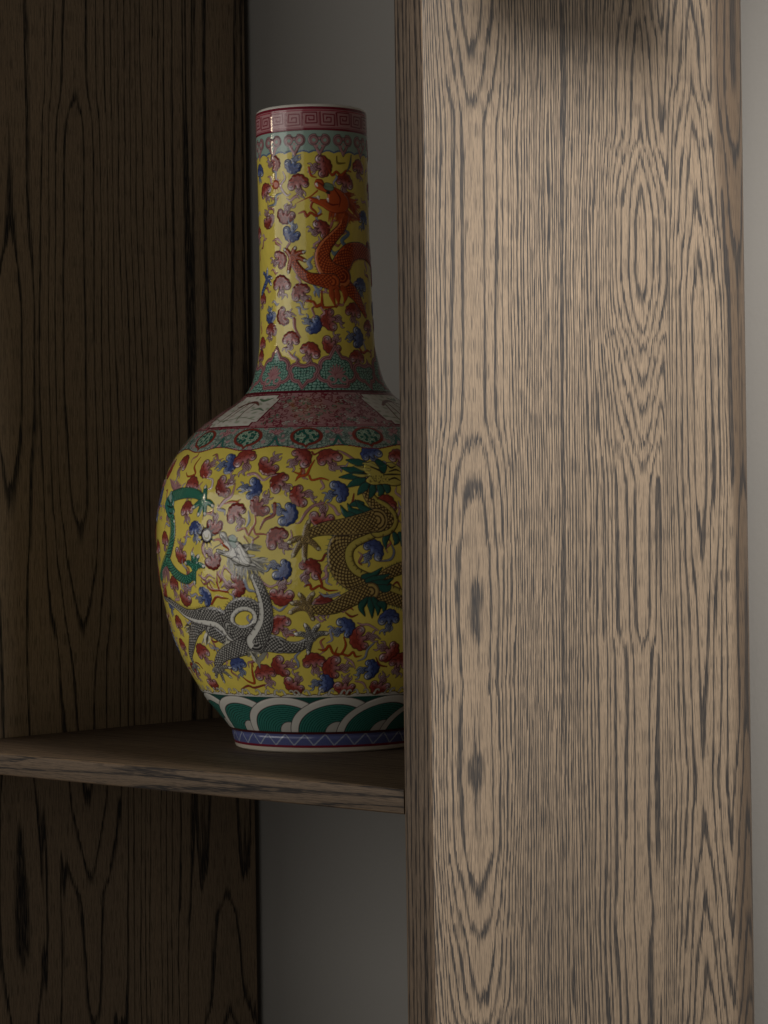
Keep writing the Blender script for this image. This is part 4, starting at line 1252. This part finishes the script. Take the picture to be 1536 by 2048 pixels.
for pts in ([(790, 1040), (830, 1080), (840, 1120)], [(930, 1190), (960, 1250), (950, 1300)], [(900, 1300), (940, 1280), (980, 1300), (990, 1340)], [(760, 1220), (800, 1240), (850, 1240)], [(850, 1110), (890, 1160), (900, 1210)], [(940, 1230), (990, 1260)], [(800, 1070), (860, 1110)]):
    stroke(body, A4(pts), [0.4, 0.8, 0.3], INK, label=wd)
for pts in ([(815, 1215), (820, 1195)], [(870, 1250), (885, 1215)], [(790, 1150), (800, 1165)]):
    stroke(body, A4(pts), [0.9, 0.3], WHITE, INK, 0.0002, curve=False, label=wd)
stroke(body, A4([(770, 1150), (710, 1180), (690, 1210)]), [0.5, 0.5, 0.2], INK, label=wd)
# pearl with black rays
pl = new_label('flaming_pearl')
c_ = A4([(625, 1045)])[0]
for k in range(12):
    a = k * 2 * math.pi / 12
    stroke(body, [c_, c_ + [math.cos(a) * 0.0105 / 0.146, math.sin(a) * 0.0105]], [2.2, 0.3], INK, label=pl, curve=False)
stroke(body, [c_ - [0.001, 0], c_ + [0.001, 0]], [6.6, 6.6], INK, None, 0, 0.0006, pl, curve=False)
stroke(body, [c_ - [0.003, 0], c_ + [0.004, 0.0]], [3.8, 4.6], WHITE, label=pl, curve=False)
stroke(body, [c_ + [-0.022, 0.001], c_ + [-0.010, -0.0022], c_ + [0.012, -0.0024], c_ + [0.022, 0.001]], [0.3, 0.6, 0.6, 0.3], np.array([0.30, 0.26, 0.10]), label=pl)

# ---- shoulder
TT, SS = np.meshgrid(body.th, body.s)
SB1 = s_at(854)          # lower line of the pink scroll band
SB2 = s_at(891)          # lower edge of the turquoise band
e_low = SB2 + 0.0022 * np.cos(14 * (TT - 22.5 * DEG + math.pi / 14)) - 0.0012
m = SS > e_low
body.C[m] = TURQ * np.array([1.05, 0.92, 0.92]); body.H[m] = 0.0002; body.L[m] = 0
m2 = (SS <= e_low) & (SS > e_low - 0.0011)
body.C[m2] = MAROON
Rm = rad(SS)
xx = TT * 0.118
f1, f2 = voronoi(xx, SS, 0.0048, 9.0)
mm = m & (SS < SB1)
vein = mm & ((np.abs(f1 - 0.0018) < 0.00028) | ((f2 - f1) < 0.0004))
body.C[vein] = DGREEN * 0.6 + TURQ * 0.22
g1, g2 = voronoi(xx + 0.3, SS, 0.009, 2.0)
lf = mm & (g1 < 0.0021)
body.C[lf] = np.array([0.36, 0.22, 0.22])
for k in range(14):
    th0 = (-4 + 25.714 * k) * DEG
    sc = s_at(873) + 0.0005
    lab = new_label('medallion')
    win = body.window(th0, sc, 0.022, 0.016)
    if win is None: continue
    sl, X, Y = win
    d = (np.hypot(X / 1.35, Y) - 0.0105)
    d = np.minimum(d, poly_dist(X, Y, np.array([[0, -0.006], [0, -0.0132]]), np.array([0.006, 0.0003]))[0])
    body.put(sl, sm(AA, -AA, d), CRIM * 0.9)
    body.put(sl, sm(AA, -AA, d + 0.0021), INK * 2)
    v1, v2 = voronoi(X, Y, 0.0042, k)
    inn = np.where((v1 < 0.0016)[..., None], DGREEN * 1.6, np.broadcast_to(np.array([0.28, 0.40, 0.29]), X.shape + (3,)))
    inn = np.where((np.abs(v2 - v1) < 0.0003)[..., None], INK * 2, inn)
    body.put(sl, sm(AA, -AA, d + 0.0026), inn)
    body.raise_(sl, d, 0.0004)
    body.L[sl][d < 0] = lab
    # lotus and leaf scrolls between
    q = np.array([th0 + 12.86 * DEG, s_at(866)])
    for a_ in (-0.9, -0.3, 0.3, 0.9):
        stroke(body, [q, q + [math.sin(a_) * 0.006 / 0.115, math.cos(a_) * 0.005]], [1.4, 0.6], PINK * 0.9, MAROON, 0.0004, curve=False)
    for sg in (-1, 1):
        stroke(body, [q + [0, -0.002], q + [sg * 0.05, -0.006], q + [sg * 0.075, -0.002], q + [sg * 0.05, 0.0]], [0.8, 0.7, 0.6, 0.3], TURQ * 0.55, INK * 2, 0.0003)
        stroke(body, [q + [0, -0.004], q + [sg * 0.03, -0.012], q + [sg * 0.06, -0.014]], [1.0, 0.8, 0.3], GREEN, INK * 2, 0.0003)
# pink scroll ground and white reserves
m = SS > SB1
body.C[m] = PINK * 0.82; body.H[m] = 0; body.L[m] = 0
scroll_w = rng.random(1100)
for k in range(1100):
    th = rng.uniform(-1.75, 4.4) if k > 760 else rng.uniform(-1.6, 1.1); s_ = rng.uniform(SB1 + 0.001, S_NB - 0.002)
    r_ = rng.uniform(0.0014, 0.0034); a0 = rng.uniform(0, 6.28); sg = rng.choice([-1, 1])
    R0 = float(rad(s_))
    q = np.linspace(0, 4.2, 7)
    rr_ = r_ * (1 - q / 6.5)
    pts = np.stack([th + rr_ * np.cos(a0 + sg * q) / R0, s_ + rr_ * np.sin(a0 + sg * q)], 1)
    c0 = MAROON * 0.9 if scroll_w[k] < 0.72 else (np.array([0.10, 0.20, 0.14]) if scroll_w[k] < 0.86 else WHITE * 0.62)
    stroke(body, pts, [0.35, 0.6, 0.4], c0, n=2, alpha=0.9)
    if scroll_w[k] > 0.8:
        stroke(body, pts[:2], [1.0, 0.8], c0, MAROON * 0.5, 0.0003, curve=False)
m = (SS > SB1) & (SS < SB1 + 0.0015)
body.C[m] = MAROON
m = (SS > SB1 + 0.0023) & (SS < SB1 + 0.0029)
body.C[m] = MAROON * 1.3
for (thc, half) in ((-47 * DEG, 19 * DEG), (53.5 * DEG, 20 * DEG), (143 * DEG, 20 * DEG), (233 * DEG, 20 * DEG)):
    lab = new_label('reserve_panel')
    dth = (TT - thc + math.pi) % (2 * math.pi) - math.pi
    f_ = (SS - SB1) / (S_NB - SB1)
    hw = half * (0.86 + 0.26 * f_)
    notch = 0.045 * (np.abs(f_ - 0.5) > 0.34)
    inside = (np.abs(dth) < hw - notch) & (f_ > 0.07) & (f_ < 0.93)
    rim_ = (np.abs(dth) < hw - notch + 0.018) & (f_ > 0.035) & (f_ < 0.965)
    body.C[rim_] = MAROON * 0.8
    col_ = WHITE * 0.92
    wash = np.sin(dth * 31 + np.sin(f_ * 9) * 2) * np.sin(f_ * 23 + dth * 6)
    cc = np.broadcast_to(col_, SS.shape + (3,)).copy()
    k5 = sm(0.35, 0.95, wash)[..., None] * 0.7
    cc = cc * (1 - k5) + np.array([0.24, 0.30, 0.20]) * k5
    k6 = sm(-0.5, -1.0, wash)[..., None] * 0.5
    cc = cc * (1 - k6) + np.array([0.36, 0.30, 0.24]) * k6
    body.C[inside] = cc[inside]
    body.L[inside] = lab
    def rp(a, b): return np.array([thc + a * half, SB1 + b * (S_NB - SB1)])
    for pts, w, c0 in (([rp(-.5, .62), rp(-.2, .74), rp(.15, .76), rp(.45, .66)], [1.2, 1.9, 1.9, .6], np.array([0.14, 0.05, 0.04])), ([rp(-.35, .66), rp(-.45, .4), rp(-.5, .16)], [.9, .7, .5], np.array([0.14, 0.05, 0.04])),
                       ([rp(-.15, .7), rp(-.22, .45), rp(-.3, .18)], [.8, .7, .5], np.array([0.16, 0.06, 0.04])), ([rp(.15, .7), rp(.12, .45), rp(.18, .22)], [.8, .6, .4], np.array([0.14, 0.05, 0.04])),
                       ([rp(-.9, .3), rp(-.4, .22), rp(.3, .3), rp(.8, .22)], [.3, .6, .5, .3], np.array([0.18, 0.22, 0.14])), ([rp(.2, .85), rp(.5, .8), rp(.8, .86)], [.8, 2.0, .6], np.array([0.10, 0.17, 0.10])), ([rp(.35, .5), rp(.6, .55), rp(.85, .48)], [.5, 1.5, .5], np.array([0.13, 0.2, 0.13]))):
        stroke(body, pts, w, c0, label=lab)
jn = np.searchsorted(body.s, S_NB - 0.0012)
body.C[jn:] = MAROON * 0.6; body.H[jn:] = 0

# ---- wave border above the foot
SW1 = s_at(1394); SW0 = s_at(1464)
m = (SS < SW1 + 0.0028 + 0.0016 * np.sin(TT * 43) * np.sin(TT * 17 + 1)) & (SS >= SW1)
body.C[m] = WHITE * 0.8; body.L[m] = 0; body.H[m] = 0.0002
mo = np.abs(SS - (SW1 + 0.0028 + 0.0016 * np.sin(TT * 43) * np.sin(TT * 17 + 1))) < 0.0005
body.C[mo] = np.array([0.16, 0.10, 0.03])
for k in range(90):                       # foam hooks on the crests
    th = k * 2 * math.pi / 90 + rng.uniform(-.02, .02) - 1.7
    q = np.array([th, SW1 + 0.0030]); sg = rng.choice([-1, 1])
    stroke(body, [q, q + [0.012 * sg, 0.0035], q + [0.030 * sg, 0.0040], q + [0.036 * sg, 0.0022]], [0.9, 0.7, 0.5, 0.3], WHITE * 0.7, np.array([0.12, 0.09, 0.03]), 0.0004)
m = (SS < SW1) & (SS >= SW0)
body.C[m] = GREEN * 0.62; body.H[m] = 0; body.L[m] = 0
hatch = m & (np.abs(((TT * 0.105 + SS * 1.2) / 0.0016) % 1 - 0.5) > 0.34)
body.C[hatch] = DGREEN * 0.7
WC = []
for k in range(14):
    WC.append(((-13.0 + 20.0 + 25.714 * (k - 7)) * DEG, k))
Hb = SW1 - SW0
lastd = None
for (thc, k) in sorted(WC):
    lab = new_label('wave_scroll')
    thn = (thc - body.T0) % (2 * math.pi) + body.T0
    for rep in (0,):
        win = body.window(thn, SW0, 0.060, Hb * 1.02)
        if win is None: continue
        sl, X, Y = win
        rr_ = rad(SS[sl])
        Xn = (TT[sl] - thn) * 0.098            # same angular width all the way down, as painted
        v = Y / Hb
        u = (Xn + 0.010 * (1 - v) * 0.6) / 0.0400
        q = np.hypot(u, v * 0.98)
        ok = (v >= 0)
        d = np.where(ok, (q - 0.97) * 0.034, 1.0)
        body.put(sl, sm(AA, -AA, d - 0.0006) * ok, INK * 2)
        body.put(sl, sm(AA, -AA, d) * ok, WHITE * 0.86)
        ring_ = np.abs(((q) / 0.060) % 1 - 0.5)
        g = np.where((ring_ > 0.33)[..., None], DGREEN * 1.1, GREEN * 1.15)
        body.put(sl, sm(AA, -AA, (q - 0.80) * 0.034) * ok, INK * 2)
        body.put(sl, sm(AA, -AA, (q - 0.78) * 0.034) * ok, g)
        core = np.hypot((u - 0.10) * 1.1, v * 0.9) - 0.26
        body.put(sl, sm(AA, -AA, (core - 0.02) * 0.034) * ok, INK * 2)
        body.put(sl, sm(AA, -AA, core * 0.034) * ok, WHITE * 0.7)
        body.raise_(sl, d, 0.0004)
        Ls = body.L[sl]
        Ls[(d < 0) & ok] = lab

# ---- foot
SF1 = s_at(1469); SF0 = s_at(1491)
m = SS < SW0
body.C[m] = np.array([0.085, 0.10, 0.235]); body.L[m] = 0; body.H[m] = 0
t_ = (SS - SF0) / (SF1 - SF0)
ph = (TT / (2 * math.pi / 30))
tri = np.abs((ph % 1) - 0.42) / np.where((ph % 1) < 0.42, 0.42, 0.58)
hat = (np.abs(((TT * 0.085 + SS * 0.8) / 0.0012) % 1 - 0.5) > 0.36) & (tri > t_)
body.C[m & hat] = np.array([0.045, 0.055, 0.16])
body.C[m & (np.abs(tri - t_) < 0.085)] = np.array([0.26, 0.29, 0.36])
body.C[(SS < SW0) & (SS > SF1)] = np.array([0.06, 0.012, 0.015])
body.C[(SS < SF0) & (SS > SF0 - 0.0022)] = MAROON * 0.9
body.C[SS <= SF0 - 0.0022] = np.array([0.52, 0.46, 0.38])


# ------------------------------------------------------------------ the vase: meshes
glaze = bpy.data.materials.new('glazed_enamel')
glaze.use_nodes = True
N = NT(glaze)
va = N.n.new('ShaderNodeVertexColor'); va.layer_name = 'enamel'
bs = N.n['Principled BSDF']
N.l.new(va.outputs['Color'], bs.inputs['Base Color'])
tc = N.n.new('ShaderNodeTexCoord')
nz1 = N.noise(tc.outputs['Object'], 2, 0.5, 90)
N.l.new(N.math('MULTIPLY_ADD', nz1, 0.05, 0.06), bs.inputs['Roughness'])
bs.inputs['Specular IOR Level'].default_value = 0.5
nz2 = N.noise(tc.outputs['Object'], 2, 0.5, 420)
bp_ = N.n.new('ShaderNodeBump'); bp_.inputs['Strength'].default_value = 0.10; bp_.inputs['Distance'].default_value = 0.0006
N.l.new(nz2, bp_.inputs['Height']); N.l.new(bp_.outputs[0], bs.inputs['Normal'])

vase = empty('vase', tuple(BASE))
vase['label'] = 'tall yellow porcelain bottle vase painted with dragons and clouds, standing on the oak shelf'
vase['category'] = 'vase'


def patch_mesh(name, P3, Nrm, C, idxF):
    """sub-mesh of a grid given its face index list"""
    vs, inv = np.unique(idxF.ravel(), return_inverse=True)
    F = inv.reshape(idxF.shape)
    me = make_mesh(name, P3[vs] - BASE, F)
    ca = me.color_attributes.new('enamel', 'FLOAT_COLOR', 'POINT')
    rgba = np.ones((len(vs), 4), np.float32); rgba[:, :3] = C[vs]
    ca.data.foreach_set('color', rgba.ravel())
    me.normals_split_custom_set_from_vertices(Nrm[vs].astype(np.float32).tolist())
    return me


def build_patch(pt, sections):
    """sections: (name, s0, s1) from bottom to top; each becomes a part, each enamel motif a sub-part of it"""
    n, m_ = len(pt.s), len(pt.th)
    T, S = np.meshgrid(pt.th, pt.s)
    # soften the relief edge a little
    H = pt.H
    H = (H + np.roll(H, 1, 1) + np.roll(H, -1, 1)) / 3
    Hp = np.pad(H, ((1, 1), (0, 0)), 'edge'); H = (Hp[:-2] + Hp[1:-1] + Hp[2:]) / 3
    H[0] = 0; H[-1] = 0
    P = surf(T, S, H)
    # normals from the relief itself
    dT = np.roll(P, -1, 1) - np.roll(P, 1, 1)
    dS = np.gradient(P, axis=0)
    Nn = np.cross(dT, dS); Nn /= np.linalg.norm(Nn, axis=2, keepdims=True) + 1e-12
    idx = np.arange(n * m_).reshape(n, m_)
    nx = np.roll(idx, -1, 1)
    a, b, c, d = idx[:-1], nx[:-1], nx[1:], idx[1:]
    F = np.stack([a, b, c, d], 2)
    Lf = np.maximum.reduce([pt.L[:-1], np.roll(pt.L, -1, 1)[:-1], pt.L[1:], np.roll(pt.L, -1, 1)[1:]])
    Pf, Nf, Cf = P.reshape(-1, 3), Nn.reshape(-1, 3), np.clip(pt.C, 0, 1).reshape(-1, 3)
    Smid = 0.5 * (pt.s[:-1] + pt.s[1:])
    for (name, s0, s1) in sections:
        rows = (Smid >= s0) & (Smid < s1)
        Fs = F[rows].reshape(-1, 4); Ls = Lf[rows].ravel()
        part = link(name, patch_mesh(name, Pf, Nf, Cf, Fs[Ls == 0]), vase, [glaze])
        order = np.argsort(Ls, kind='stable'); Lo = Ls[order]
        for lab in np.unique(Lo):
            if lab == 0: continue
            i0, i1 = np.searchsorted(Lo, lab), np.searchsorted(Lo, lab, 'right')
            nm = LABNAME[lab]
            o = link(nm, patch_mesh(nm, Pf, Nf, Cf, Fs[order[i0:i1]]), part, [glaze])


build_patch(body, [('foot_ring', 0.0, SW0), ('wave_border', SW0, SW1), ('belly', SW1, SB2 - 0.0034), ('shoulder', SB2 - 0.0034, 9)])
build_patch(neck, [('neck', 0.0, S4), ('mouth_rim', S4, 9)])

# lip and inside of the neck
th = np.linspace(0, 2 * math.pi, 97)[:-1]
prof_in = [(565.1, 46.9), (565.0, 45.6), (564.0, 44.7), (560.0, 44.4), (520.0, 44.0), (420.0, 43.6), (350.0, 44.5), (316.0, 54.0)]
rows = []
for z_, r_ in prof_in:
    d_ = np.cos(th)[:, None] * (-WH) + np.sin(th)[:, None] * RH
    rows.append(d_ * r_ / 1000.0 + (z_ / 1000.0) * (ZH + LEAN))
V = np.concatenate(rows)
k = len(th); F = []
for i in range(len(rows) - 1):
    for j_ in range(k):
        F.append((i * k + j_, i * k + (j_ + 1) % k, (i + 1) * k + (j_ + 1) % k, (i + 1) * k + j_))
glaze_in = bpy.data.materials.new('white_porcelain')
glaze_in.use_nodes = True
glaze_in.node_tree.nodes['Principled BSDF'].inputs['Base Color'].default_value = (0.62, 0.60, 0.55, 1)
glaze_in.node_tree.nodes['Principled BSDF'].inputs['Roughness'].default_value = 0.18
link('inner_lip', make_mesh('inner_lip', V, np.array(F)), vase, [glaze_in])
